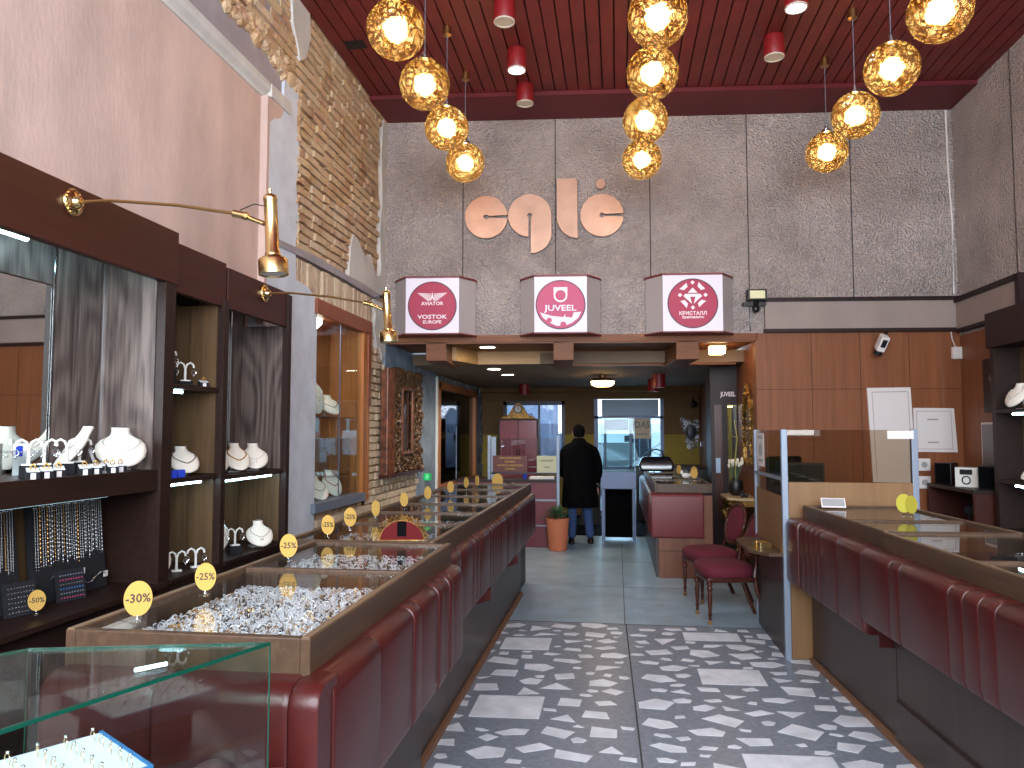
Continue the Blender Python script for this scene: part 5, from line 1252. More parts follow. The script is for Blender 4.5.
for i, (x, y, lb) in enumerate(((-2.66, 3.46, 'dark card with rows of coloured stones in front of the wide velvet board'), (-2.66, 3.14, 'dark card with rows of grey stones under the left chains'))):
    t = thing('stud_card', lb, 'display card', (x, y, 0.825), RZ + .2)
    b = MB(); b.box(-0.07, 0.07, -0.01, 0.01, 0, 0.15, rot=(-0.2, 0, 0), c=(0, 0, 0)); b.build('card', 'blackvelvet', t)
    b = MB()
    for r2 in range(6):
        b.mi = r2 % 4 if i == 0 else 3
        for c2 in range(9): b.ball((-0.055 + c2 * 0.0137, -0.013 + (0.02 + r2 * 0.021) * 0.2, 0.02 + r2 * 0.021), 0.0035, 6, 4)
    b.build('studs', ['pinkprint', 'alu', 'trayblue', 'silver'], t)
# dark cords
dc = thing('cord_necklace', 'x', 'cord')
b = MB(); b.tube([(0, 0, 0), (0.012, 0, -0.36)], 0.004, 6); b.build('cord', 'black', dc)
b = MB(); b.cyl((0, 0, 0), (0, 0, 0.03), 0.006, n=8); b.build('clasp', 'alu', dc)
for k in range(8):
    p = (-2.75 - 0.0 * k, 4.70 + k * 0.026, 1.25)
    o = dc if k == 0 else dup(dc, p); o.location = p; o['label'] = 'black cord hanging from the clear rail in the far cabinet'; o['group'] = 'black cords in the far cabinet'
tag(MB().box(-2.76, -2.74, 4.68, 4.90, 1.275, 1.30).build('hook_rail', 'clear'), 'clear rail carrying the black cords in the far cabinet', 'rail')
t = thing('rail_stand', 'slim dark stand holding up the clear cord rail in the far cabinet', 'stand')
b = MB(); b.box(-2.82, -2.76, 4.67, 4.93, 0.825, 0.84); b.box(-2.80, -2.785, 4.68, 4.92, 0.84, 1.31); b.build('panel', 'blackvelvet', t)

# ================================================================== NICHE SHOWCASE
t = thing('wall_showcase', 'orange wood wall showcase with glass front set in the brick wall', 'showcase', (0, 0, 0))
b = MB(); b.box(-3.17, -3.15, 6.70, 8.12, 0.95, 2.84); b.box(-3.15, -2.80, 8.06, 8.12, 0.95, 2.84); b.box(-3.15, -2.80, 6.68, 6.72, 0.95, 2.84); b.box(-3.15, -2.80, 6.72, 8.06, 2.78, 2.84); b.box(-3.15, -2.8, 6.72, 8.06, 0.95, 0.98); b.build('lining', 'orangewood', t)
b = MB(); b.box(-2.82, -2.715, 6.62, 8.20, 2.74, 2.88); b.box(-2.82, -2.72, 8.10, 8.20, 1.95, 2.76); b.build('frame', 'frameredbrown', t, bevel=0.003)
b = MB(); b.box(-2.81, -2.735, 7.98, 8.11, 0.95, 2.74); b.box(-2.81, -2.73, 8.12, 8.18, 0.9, 1.95); b.build('jamb', 'orangewood', t, bevel=0.003)
b = MB(); b.box(-2.84, -2.70, 6.60, 7.99, 0.915, 1.0); b.build('sill', 'alu', t)
b = MB(); b.box(-2.79, -2.784, 6.70, 7.40, 1.0, 2.74); b.box(-2.775, -2.769, 7.36, 7.98, 1.0, 2.74); b.build('glass_pane', 'softglass', t)
b = MB(); b.box(-2.776, -2.767, 7.355, 7.365, 1.0, 2.74); b.build('glass_edge', 'doorframe', t)
b = MB(); b.box(-3.14, -2.82, 6.72, 8.05, 1.795, 1.805); b.build('glass_shelf', 'glass', t)
b = MB(); b.box(-2.86, -2.83, 6.95, 6.97, 1.65, 1.79); b.box(-2.86, -2.83, 7.8, 7.82, 1.65, 1.79); b.build('bracket', 'grey', t)
b = MB(); b.lathe([(0.16, 2.775), (0.15, 2.70), (0.09, 2.64), (0.0, 2.62)], c=(-2.98, 6.98, 0), n=24); b.build('lamp_glass', emis('niche_lamp_glass', (255, 240, 215), 14.0), t, smooth=True)
t = thing('acrylic_riser', 'clear acrylic box standing inside the wall showcase', 'display stand', (-2.95, 7.60, 0.98))
b = MB(); b.box(-0.12, 0.12, -0.25, 0.25, 0.60, 0.61); b.box(-0.12, 0.12, -0.25, 0.25, 0.22, 0.23); b.box(-0.12, -0.115, -0.25, 0.25, 0, 0.6); b.box(-.12, .12, .245, .25, 0, .6); b.build('box', 'clear', t)
bust((-2.93, 7.00, 1.806), 1.2, 'tall white bust at the left on the glass shelf of the wall showcase', 0.24, 0.36, 0.3)
bust((-2.93, 7.40, 1.806), 1.0, 'low white bust with a silver necklace on the glass shelf of the wall showcase', 0.22, 0.2, 0.9, kind=1)
bust((-2.93, 7.08, 0.985), 1.0, 'white bust at the left on the floor of the wall showcase', 0.24, 0.22, 0.9, kind=1)
bust((-2.95, 7.52, 0.985), 1.0, 'white bust with a red bead necklace on the floor of the wall showcase', 0.22, 0.26, 0.7, kind=1, neck='crimson')

# ================================================================== CARVED FRAME
t = thing('carved_frame', 'ornate dark carved wooden mirror frame hung on the whitewashed bricks', 'frame', (-2.75, 9.42, 1.78))
b = MB()
for k, (x0, w0) in enumerate(((0.0, 0.10), (0.03, 0.06))): pass
b.box(0.02, 0.09, -0.84, -0.60, -0.63, 0.60); b.build('backing', 'carvedred', t)
b = MB()
for k in range(4): b.cyl((0.09 + 0.006 * (k % 2), -0.81 + k * 0.065, -0.63), (0.09 + 0.006 * (k % 2), -0.81 + k * 0.065, 0.62), 0.032, n=12)
b.build('moulding', 'carvedred', t, smooth=True)
b = MB(); r = random.Random(6)
b.box(0.01, 0.05, -0.62, 0.84, -0.62, 0.62)
for i in range(620):
    y = r.uniform(-0.60, 0.84); z = r.uniform(-0.62, 0.64)
    if abs(y - 0.08) < 0.24 and abs(z - 0.02) < 0.40: continue
    s = r.uniform(0.018, 0.05)
    if r.random() < 0.4: b.torus((0.07, y, z), s, s * 0.35, 10, 5, Euler((r.uniform(-.5, .5), PI / 2 + r.uniform(-.5, .5), 0)).to_matrix())
    else: b.ball((0.06, y, z), (s * 0.8, s * r.uniform(0.5, 1.2), s), 8, 5)
b.build('carving', 'carved', t, smooth=True)
b = MB()
for s in (-1, 1): b.cyl((0.08, 0.08 + s * 0.24, -0.40), (0.08, 0.08 + s * 0.24, 0.42), 0.025, n=10)
b.cyl((0.08, -0.16, 0.42), (0.08, 0.32, 0.42), 0.025, n=10); b.cyl((0.08, -0.16, -0.40), (0.08, 0.32, -0.40), 0.025, n=10); b.build('inner_moulding', 'carvedred', t, smooth=True)
b = MB(); b.box(0.05, 0.055, -0.15, 0.31, -0.39, 0.41); b.build('mirror', mat('dim_mirror', (90, 74, 60), 0.15, 0.9), t)
b = MB(); b.box(-0.02, 0.12, -0.82, 0.86, -0.665, -0.63); b.build('lower_rail', 'mahogany', t)

# ================================================================== SECOND WALL SHOWCASE
t = thing('wall_showcase', 'wood framed glass showcase in the stone wall under the low ceiling', 'showcase')
b = MB(); b.box(-3.17, -3.15, 11.48, 14.6, 0.8, 2.34); b.box(-3.15, -2.82, 11.48, 11.54, 0.8, 2.34); b.box(-3.15, -2.82, 14.54, 14.6, 0.8, 2.34); b.box(-3.15, -2.82, 11.5, 14.6, 0.8, 0.84); b.build('lining', 'darkwood', t)
b = MB(); b.box(-2.81, -2.71, 11.44, 11.58, 0.76, 2.42); b.box(-2.81, -2.71, 14.52, 14.68, 0.76, 2.42); b.box(-2.81, -2.71, 11.44, 14.68, 2.32, 2.44); b.box(-2.81, -2.70, 11.44, 14.68, 0.72, 0.82); b.build('frame', 'orangewood', t, bevel=0.004)
b = MB(); b.box(-2.78, -2.772, 11.58, 14.52, 0.82, 2.32); b.build('glass_pane', glass('showcase_glass', (190, 180, 170), 1.5, 1.2, 0.03), t)
b = MB(); b.box(-2.785, -2.765, 13.0, 13.03, 0.82, 1.75); b.build('glass_edge', 'alu', t)
b = MB(); b.box(-3.14, -2.82, 11.6, 14.5, 1.50, 1.51); b.box(-3.14, -2.82, 11.6, 14.5, 1.16, 1.17); b.build('glass_shelf', 'clear', t)
for i in range(4): bust((-2.96, 11.9 + i * 0.42, 1.512), 1.2, 'small white bust on the glass shelf of the second showcase, %s from the left' % ['first', 'second', 'third', 'fourth'][i], 0.20, 0.12, 0.9)
for i in range(6):
    t = thing('ceramic_bowl', '%s small pale blue bowl on the floor of the second showcase' % ['first', 'second', 'third', 'fourth', 'fifth', 'sixth'][i], 'bowl', (-2.95, 11.8 + i * 0.45, 0.84))
    b = MB(); b.lathe([(0.03, 0), (0.03, 0.01), (0.09, 0.07), (0.085, 0.07), (0.028, 0.014), (0, 0.012)], n=18); b.build('bowl', 'shutter', t, smooth=True)

# ================================================================== BACK AREA
# reception counter and partition at the left rear
t = thing('reception_desk', 'dark maroon reception desk with silver edging behind the long counter', 'desk', (0, 10.95, 0))
b = MB(); b.box(-2.3, -0.87, 0.0, 0.6, 0.0, 0.93); b.build('base', 'maroon', t)
b = MB(); b.box(-2.35, -0.85, -0.03, 0.65, 0.93, 0.965); b.build('top', 'darkwood', t, bevel=0.004)
b = MB(); b.box(-2.3, -0.86, -0.008, 0.0, 0.66, 0.685); b.box(-2.3, -0.86, -0.008, 0.0, 0.30, 0.32); b.build('edging', 'alu', t)
t = thing('partition', 'glass partition with aluminium posts on the reception desk', 'partition', (0, 10.93, 0))
for x in (-1.84, -0.84): 
    b = MB(); b.box(x - .02, x + .02, -0.02, 0.02, 0.0 if x > -1 else .966, 1.60); b.build('post', 'alu', t)
b = MB(); b.box(-1.81, -1.74, -0.01, 0.01, 0.966, 1.58); b.build('post_plate', 'alu', t)
b = MB(); b.box(-1.82, -0.86, -0.003, 0.003, 1.06, 1.56); b.build('glass_pane', 'clear', t)
b = MB(); b.box(-1.82, -0.86, -0.01, 0.01, 1.045, 1.065); b.build('rail', 'darkmetal', t)
t = thing('notice', 'dark red sign with lines of yellow lettering leaning on the desk glass', 'sign', (-1.53, 10.88, 1.07))
b = MB(); b.box(-0.25, 0.25, 0.0, 0.01, 0, 0.24); b.build('board', mat('dark_red_sign', (78, 24, 22), 0.5), t)
for k, tx in enumerate(('GERIAUSIOS KAINOS', 'SIDABRAS', 'AUKSAS IR LAIKRODZIAI', 'TAISYMAS')): lettering(tx, 0.034, 'yellowcard', t, (0, -0.002, 0.205 - k * 0.052), sx=1.0, ext=0.0005)
t = thing('notice', 'cream card sign standing beside the dark red sign on the desk', 'sign', (-1.0, 10.88, 1.07))
b = MB(); b.box(-0.14, 0.14, 0, 0.006, 0, 0.24); b.build('card', mat('cream_card', (170, 168, 140), 0.6), t)
lettering('GARANTIJA', 0.036, 'ink', t, (0, -0.002, 0.17), ext=0.0005); lettering('mainai', 0.032, 'ink', t, (0, -0.002, 0.08), ext=0.0005)
tag(MB(Matrix.Translation((-1.10, 11.2, 0.966)) @ Matrix.Rotation(0.15, 4, 'Z')).prism([(-0.19, -0.13), (0.17, -0.15), (0.19, 0.12), (-0.15, 0.15)], 'z', 0, 0.03).build('paper_stack', 'paper'), 'bright white stack of paper on the reception desk', 'papers')
t = thing('blue_cup', 'small bright blue cup on the reception desk', 'cup', (-1.34, 11.1, 0.966))
b = MB(); b.lathe([(0.03, 0), (0.042, 0.11), (0.038, 0.11), (0.027, 0.006), (0, 0.005)], n=18); b.build('cup', 'bluebox', t, smooth=True)
t = thing('glass_dish', 'clear glass dish at the far end of the long counter', 'dish', (-1.08, 7.62, 1.124))
b = MB(); b.lathe([(0.03, 0), (0.05, 0.03), (0.046, 0.03), (0.028, 0.005), (0, 0.004)], n=18); b.build('dish', 'clear', t, smooth=True)
t = thing('low_display', 'dark glass topped low display behind the end of the long counter', 'display case', (-1.62, 8.15, 0))
b = MB(); b.box(-0.35, 0.60, -0.30, 0.35, 0, 1.0); b.build('base', 'darkwood', t)
b = MB(); b.box(-0.36, 0.61, -0.31, 0.36, 1.0, 1.026); b.build('glass_top', 'black', t)
# maroon cupboard with clock
t = thing('cupboard', 'maroon two door cupboard standing at the far left window', 'cupboard', (-1.84, 14.2, 0))
b = MB(); b.box(-0.38, 0.38, 0, 0.4, 0, 1.90); b.build('carcass', 'darkwood', t)
for s in (-1, 1):
    b = MB(); b.box(0.005 if s > 0 else -0.35, 0.35 if s > 0 else -0.005, -0.02, 0.0, 0.55, 1.87); d = b.build('door', mat('glossy_maroon', (140, 46, 60), 0.25, coat=0.4), t, bevel=0.004)
    b = MB(); b.cyl((s * 0.03, -0.035, 1.2), (s * 0.03, -0.035, 1.32), 0.007, n=8); b.build('handle', 'chrome', d)
t = thing('mantel_clock', 'gilt clock with scrolled base on top of the maroon cupboard', 'clock', (-1.84, 14.22, 1.90))
b = MB()
P = [(-0.32, 0), (0.32, 0), (0.32, 0.03), (0.26, 0.05), (0.20, 0.06), (0.15, 0.13), (0.10, 0.22), (0.05, 0.28), (0, 0.30), (-0.05, 0.28), (-0.10, 0.22), (-0.15, 0.13), (-0.20, 0.06), (-0.26, 0.05), (-0.32, 0.03)]
b.prism(P, 'y', -0.05, 0.05); b.torus((-0.24, -0.05, 0.06), 0.03, 0.01, M=Euler((PI / 2, 0, 0)).to_matrix()); b.torus((0.24, -0.05, 0.06), 0.03, 0.01, M=Euler((PI / 2, 0, 0)).to_matrix()); b.build('case', 'gilt', t, bevel=0.006)
b = MB(); b.cyl((0, -0.05, 0.18), (0, -0.065, 0.18), 0.085, n=28); b.build('bezel', 'black', t)
b = MB(); b.cyl((0, -0.066, 0.18), (0, -0.068, 0.18), 0.062, n=28); b.build('dial', 'paper', t)
b = MB(); b.box(-0.004, 0.004, -0.071, -0.069, 0.18, 0.225); b.box(0, 0.03, -0.071, -0.069, 0.177, 0.184); b.build('hands', 'black', t)
# signs on the far door
t = thing('door_sign', 'pale lilac panel behind the glass at the top of the far door', 'sign', (-0.02, 15.46, 1.66))
b = MB(); b.box(-0.22, 0.25, 0, 0.008, 0.02, 0.25); b.build('panel', mat('lilac_panel', (136, 120, 190), 0.5), t)
t = thing('door_sign', 'cream board reading IDAS hung on the far glass door', 'sign', (0.47, 15.44, 1.52))
b = MB(); b.box(-0.17, 0.20, 0, 0.01, 0, 0.40); b.build('board', mat('cream_board', (196, 176, 150), 0.6), t)
lettering('IDAS', 0.19, 'black', t, (0.01, -0.002, 0.27), sx=0.85, ext=0.0008); lettering('juvelyrika', 0.07, 'black', t, (0.03, -0.002, 0.09), sx=0.9, ext=0.0008)
# free-standing vitrine
t = thing('glass_vitrine', 'tall glass vitrine on a steel blue frame beside the customer', 'display case', (0.01, 11.55, 0))
for x in (-0.225, 0.235):
    for y in (0.0, 0.42):
        b = MB(); b.box(x - .022, x + .022, y - .022, y + .022, 0, 0.94 if y else 0.94); b.build('leg', 'doorframe', t)
b = MB(); b.box(-0.26, 0.27, -0.035, 0.455, 0.80, 1.06); b.build('box', 'doorframe', t, bevel=0.006)
b = MB(); b.box(-0.20, 0.21, 0.40, 0.42, 0.03, 0.80); b.build('back_panel', 'blackcloth', t)
b = MB()
for a in ((-0.24, 0.25, -0.02, -0.014), (-0.24, 0.25, 0.43, 0.436), (-0.24, -0.234, -0.014, 0.43), (0.244, 0.25, -0.014, 0.43)): b.box(*a, 1.06, 1.86)
b.box(-0.24, 0.25, -0.02, 0.436, 1.86, 1.866); b.build('glass_case', 'softglass', t)
b = MB(); b.box(-0.242, -0.235, -0.023, -0.016, 1.06, 1.866); b.box(0.246, 0.253, -0.023, -0.016, 1.06, 1.866); b.build('glass_edge', 'shutter', t)
# dark partition either side at rear
t = thing('service_counter', 'dark low service counter along the far wall right of the vitrine', 'counter', (0.62, 14.3, 0))
b = MB(); b.box(-0.28, 0.9, 0, 0.6, 0, 1.0); b.build('base', 'black', t); b = MB(); b.box(-0.3, 0.92, -0.02, 0.62, 1.0, 1.03); b.build('top', 'darkwood', t)
t = thing('dark_screen', 'dark low screen wall between customer and vitrine at the rear', 'screen', (-0.40, 13.6, 0))
b = MB(); b.box(-0.26, 0.1, 0, 0.06, 0, 1.05); b.build('panel', 'black', t); b = MB(); b.box(-0.27, 0.11, -0.01, 0.07, 1.05, 1.08); b.build('cap', 'darkmetal', t)
# far right counter
t = thing('display_counter', 'far counter with a red leather end panel near the chairs', 'counter', (0.40, 8.88, 0))
b = MB(); b.box(0.03, 0.62, 0.04, 3.35, 0, 0.98); b.build('base', 'base', t)
b = MB(); b.box(0.06, 0.66, -0.0, 0.04, 0, 0.93); b.build('end_panel', wood('reddish_end_panel', (112, 68, 48), (92, 54, 38), 0.45, fine=12), t)
b = MB(); b.box(0.06, 0.66, -0.003, 0.0, 0.30, 0.308); b.build('panel_joint', 'darkwood', t)
casegrid(t, 0.02, 0.66, [0.0, 0.85, 1.7, 2.55, 3.38], 0.96, 1.06)
padding(t, [(k * 0.42 + 0.0, k * 0.42 + 0.41, 0) for k in range(8)], 0.06, 0.97, 0.50, -0.02, flip=True)
b = MB(); rs = []
for xx, s in ((-0.02, 0.0), (-0.012, .7), (0.0, 1.0), (0.26, 1.1), (0.54, 1.0), (0.555, .7), (0.56, 0.0)):
    rs.append([(xx, -x_, z) for x_, z in pad_profile(0.045, 0.955, 0.45, -0.01, s=s)])
b.rings(rs); b.build('end_padding', mat('red_leather_end', (98, 30, 34), 0.5, bmp=0.1, bscale=100), t, smooth=True)
for k, (dx, dy) in enumerate(((0.52, 0.6), (0.58, 1.2), (0.42, 1.6))):
    pricedisc(0.40 + dx, 8.88 + dy, 1.063, 1.25, '', 'pale yellow disc on the far counter, %s of three' % ['nearest', 'middle', 'farthest'][k], 'yellowcard', rz=-0.3 - 0.3 * k)
t = thing('figurine', 'tiny white bird figurine on the far counter', 'figurine', (0.86, 9.9, 1.063))
b = MB(); b.ball((0, 0, 0.035), (0.05, 0.03, 0.035)); b.ball((-0.05, 0, 0.075), (0.02, 0.018, 0.025)); b.cyl((0.03, 0, 0.04), (0.10, 0, 0.06), 0.018, 0.005); b.build('body', 'white', t, smooth=True)
t = thing('handbag', 'dark glossy bag lying at the far end of the far counter', 'bag', (0.58, 11.7, 1.063))
b = MB(); b.rings([[(x * 0.24, y * 0.14, 0) for x, y in ((-1, -1), (1, -1), (1, 1), (-1, 1))], [(x * 0.26, y * 0.14, 0.10) for x, y in ((-1, -1), (1, -1), (1, 1), (-1, 1))], [(x * 0.20, y * 0.08, 0.22) for x, y in ((-1, -1), (1, -1), (1, 1), (-1, 1))]]); b.build('body', mat('glossy_black_bag', (16, 17, 30), 0.2, coat=0.5), t, bevel=0.03, seg=3, smooth=True)
b = MB(); b.tube([(-0.12, 0, 0.2), (-0.09, 0, 0.30), (0.0, 0, 0.33), (0.09, 0, 0.30), (0.12, 0, 0.2)], 0.012, 8); b.build('handle', 'black', t, smooth=True)
# wall ornament on olive wall
t = thing('wall_ornament', 'ornate silver ornament hung on the brown and yellow wall', 'ornament', (1.46, 15.49, 1.62))
b = MB()
r = random.Random(8)
for k in range(70):
    z = r.uniform(-0.28, 0.28); w_ = 0.19 * (0.35 + 0.65 * max(0, (z + 0.28) / 0.56)) 
    x = r.uniform(-w_, w_); b.torus((x, -0.02, z), r.uniform(0.02, 0.04), 0.008, 10, 4, Euler((PI / 2 + r.uniform(-.4, .4), r.uniform(-.4, .4), 0)).to_matrix())
b.cyl((0, -0.02, -0.42), (0, -0.02, -0.25), 0.005, 0.02); b.build('silverwork', 'silver', t, smooth=True)
b = MB(); b.ball((0, -0.02, 0.04), (0.10, 0.02, 0.16), 14, 10); b.build('dark_centre', 'darkmetal', t, smooth=True)
t = thing('glass_figure', 'thin clear glass stand before the yellow wall', 'ornament', (1.40, 13.2, 1.03))
b = MB(); b.lathe([(0.05, 0), (0.05, 0.01), (0.008, 0.03), (0.008, 0.34), (0.05, 0.37), (0.055, 0.46)], n=16); b.build('glass', 'clear', t, smooth=True)
t = thing('plinth', 'dark plinth carrying the clear glass stand', 'plinth', (1.40, 13.2, 0)); b = MB(); b.box(-.14, .14, -.14, .14, 0, 1.03); b.build('block', 'black', t, bevel=.006)
# dark wall cabinet in the back right
t = thing('wall_cabinet', 'dark cabinet with a lit glass door and white lettering near the gilt mirror', 'cabinet', (1.26, 10.6, 0))
b = MB(); b.box(0.0, 0.355, 0.0, 0.5, 0, 0.5); b.box(0.0, 0.355, 0.0, 0.5, 2.02, 2.54); b.box(0.0, 0.03, 0.03, 0.5, 0.5, 2.02); b.box(0.345, 0.355, 0.03, 0.5, 0.5, 2.02); b.box(0.0, 0.355, 0.47, 0.5, 0.5, 2.02)
b.box(0.0, 0.05, 0.0, 0.03, 0.5, 2.02); b.box(0.15, 0.225, 0.0, 0.03, 0.5, 2.02); b.box(0.345, 0.355, 0.0, 0.03, 0.5, 2.02); b.box(0.03, 0.2, 0.1, 0.12, 0.5, 2.02)
b.build('carcass', 'fasciatrim', t)
b = MB(); b.box(0.225, 0.32, 0.30, 0.31, 0.5, 2.02); b.build('glow_back', mat('olive_back', (168, 150, 74), 0.6, emit=(150, 135, 60), estr=0.10), t)  # faint glow put into the back panel itself
b = MB(); b.box(0.05, 0.15, 0.005, 0.015, 0.5, 2.02); b.build('door', 'mahogany', t)
b = MB(); b.box(0.225, 0.345, 0.01, 0.014, 0.5, 2.02); b.build('glass_pane', 'clear', t)
b = MB(); b.box(0.24, 0.31, 0.1, 0.2, 1.99, 2.005); b.build('light_tube', emis('cabinet_lamp', (255, 230, 160), 8.0), t)
lettering('JUVEEL', 0.085, 'whiteprint', t, (0.235, -0.002, 2.16), sx=0.75)
b = MB(); b.box(0.06, 0.12, -0.012, 0.0, 1.10, 1.30); b.build('blue_card', 'shutter', t)
t = thing('security_camera', 'black dome camera at the top of the brown wall corner', 'camera', (1.50, 15.30, 2.20))
b = MB(); b.ball((0, 0, 0), 0.07, 14, 10); b.cyl((0, 0, 0), (0, 0.19, 0.10), 0.02); b.build('body', 'black', t, smooth=True); b = MB(); b.ball((-0.02, -0.06, 0), 0.025); b.build('lens', 'chrome', t, smooth=True)

# gilt mirror on the return wall
t = thing('gilt_mirror', 'tall gilt framed mirror seen edge on above the console table', 'mirror', (1.62, 9.62, 1.26))
b = MB(); b.prism([(-0.20, 0.06), (0.20, 0.06), (0.22, 0.2), (0.21, 0.62), (0.12, 0.76), (-0.12, 0.76), (-0.21, 0.62), (-0.22, 0.2)], 'x', -0.030, -0.022); b.build('glass', 'mirror', t)
b = MB(); r = random.Random(2)
out = [(-0.24, 0.02), (0.24, 0.02), (0.27, 0.2), (0.26, 0.62), (0.16, 0.80), (0.05, 0.90), (0.0, 0.97), (-0.05, 0.90), (-0.16, 0.80), (-0.26, 0.62), (-0.27, 0.2)]
b.tube([(-0.035, y, z) for y, z in out], 0.022, 8, closed=True)
for i in range(len(out)):
    a = Vector((0, *out[i])); c = Vector((0, *out[(i + 1) % len(out)]))
    n_ = max(2, int((c - a).length / 0.035))
    for j in range(n_):
        p = a.lerp(c, j / n_); b.ball((-0.05, p.y + r.uniform(-.02, .02), p.z + r.uniform(-.02, .02)), (0.022, r.uniform(.012, .028), r.uniform(.012, .03)), 7, 5)
b.box(-0.022, -0.002, -0.2, 0.2, 0.05, 0.78)
b.build('frame', 'gilt', t, smooth=True)
# console
t = thing('console_table', 'gilt carved console table with marble top under the gilt mirror', 'console', (1.62, 9.62, 0))
b = MB(); b.prism([(0, -0.42), (-0.22, -0.42), (-0.34, -0.30), (-0.36, 0.0), (-0.34, 0.30), (-0.22, 0.42), (0, 0.42)], 'z', 0.845, 0.875); b.build('marble_top', 'marble', t, bevel=0.005)
b = MB(); b.prism([(0, -0.38), (-0.18, -0.38), (-0.30, -0.27), (-0.31, 0.0), (-0.30, 0.27), (-0.18, 0.38), (0, 0.38)], 'z', 0.775, 0.845)
for k in range(26):
    a = -0.36 + k * 0.028; b.ball((-0.30 if abs(a) < 0.26 else -0.22, a, 0.80), (0.015, 0.013, 0.022), 6, 4)
b.build('apron', 'gilt', t, smooth=True)
for y in (-0.28, 0.28):
    b = MB(); b.tube([(-0.28, y, 0.78), (-0.31, y, 0.68), (-0.26, y, 0.58), (-0.17, y, 0.50), (-0.13, y, 0.36), (-0.14, y, 0.2), (-0.18, y, 0.08), (-0.20, y, 0.0)], [0.035, 0.04, 0.045, 0.04, 0.03, 0.024, 0.03, 0.035], 10)
    b.torus((-0.22, y, 0.66), 0.05, 0.018, 16, 6, Euler((PI / 2, 0, 0)).to_matrix()); b.build('leg', 'gilt', t, smooth=True)
t = thing('flower_pot', 'round black pot with white flowers on the console table', 'potted plant', (1.44, 9.66, 0.876))
b = MB(); b.lathe([(0.05, 0), (0.075, 0.02), (0.088, 0.09), (0.08, 0.17), (0.07, 0.19), (0.062, 0.19), (0.06, 0.17), (0, 0.165)], n=24); b.build('pot', 'black', t, smooth=True)
b = MB(); r = random.Random(12)
for k in range(12):
    a = r.uniform(0, 6.3); q = r.uniform(0.02, 0.10); b.tube([(0, 0, 0.16), (q * .6 * math.cos(a), q * .6 * math.sin(a), 0.28), (q * math.cos(a), q * math.sin(a), 0.34 + r.uniform(0, 0.08))], 0.003, 5)
b.build('stem', 'leaf', t)
b = MB()
r = random.Random(12)
for k in range(12):
    a = r.uniform(0, 6.3); q = r.uniform(0.02, 0.10); b.ball((q * math.cos(a), q * math.sin(a), 0.36 + r.uniform(0, 0.08)), (0.018, 0.018, 0.03), 8, 6)
b.build('flowers', 'flower', t, smooth=True)
b = MB(); b.tube([(0, 0.02, 0.16), (0.0, 0.04, 0.45), (0.03, 0.03, 0.7), (0.0, 0.05, 0.92)], 0.006, 6); b.tube([(0.03, 0.03, 0.7), (-0.06, 0.03, 0.74), (-0.09, 0.0, 0.70)], 0.004, 6); b.build('twig', 'leafpale', t)
t = thing('trinket', 'cluster of small dark figurines on the console table', 'ornament', (1.46, 9.34, 0.876))
b = MB(); b.ball((0, 0, 0.03), (0.03, 0.03, 0.03)); b.ball((0.05, 0.02, 0.022), (0.025, 0.02, 0.022)); b.ball((0.01, 0.0, 0.07), 0.015); b.build('figures', 'darkmetal', t, smooth=True)

# terracotta planter
t = thing('potted_plant', 'tall terracotta pot with a low green shrub beside the customer', 'potted plant', (-0.835, 10.74, 0))
b = MB(); b.lathe([(0.115, 0), (0.13, 0.02), (0.155, 0.38), (0.165, 0.43), (0.165, 0.445), (0.15, 0.445), (0.14, 0.40), (0, 0.40)], n=32); b.build('pot', 'terracotta', t, smooth=True)
b = MB(); r = random.Random(13)
for k in range(260):
    a = r.uniform(0, 6.3); el = r.uniform(0.15, 1.4); L = r.uniform(0.10, 0.26)
    d = Vector((math.cos(a) * math.cos(el), math.sin(a) * math.cos(el), math.sin(el) * 0.8)); p = Vector((0, 0, 0.41)) + d * L
    s = d.cross(Vector((0, 0, 1))).normalized() * 0.012
    v = b._v([p - d * 0.035, p + s, p + d * 0.04 + Vector((0, 0, -0.008)), p - s]); b._f(v)
for k in range(16):
    a = r.uniform(0, 6.3); b.tube([(0, 0, 0.38), (0.1 * math.cos(a), 0.1 * math.sin(a), 0.52)], 0.004, 5)
b.build('foliage', 'leaf', t)

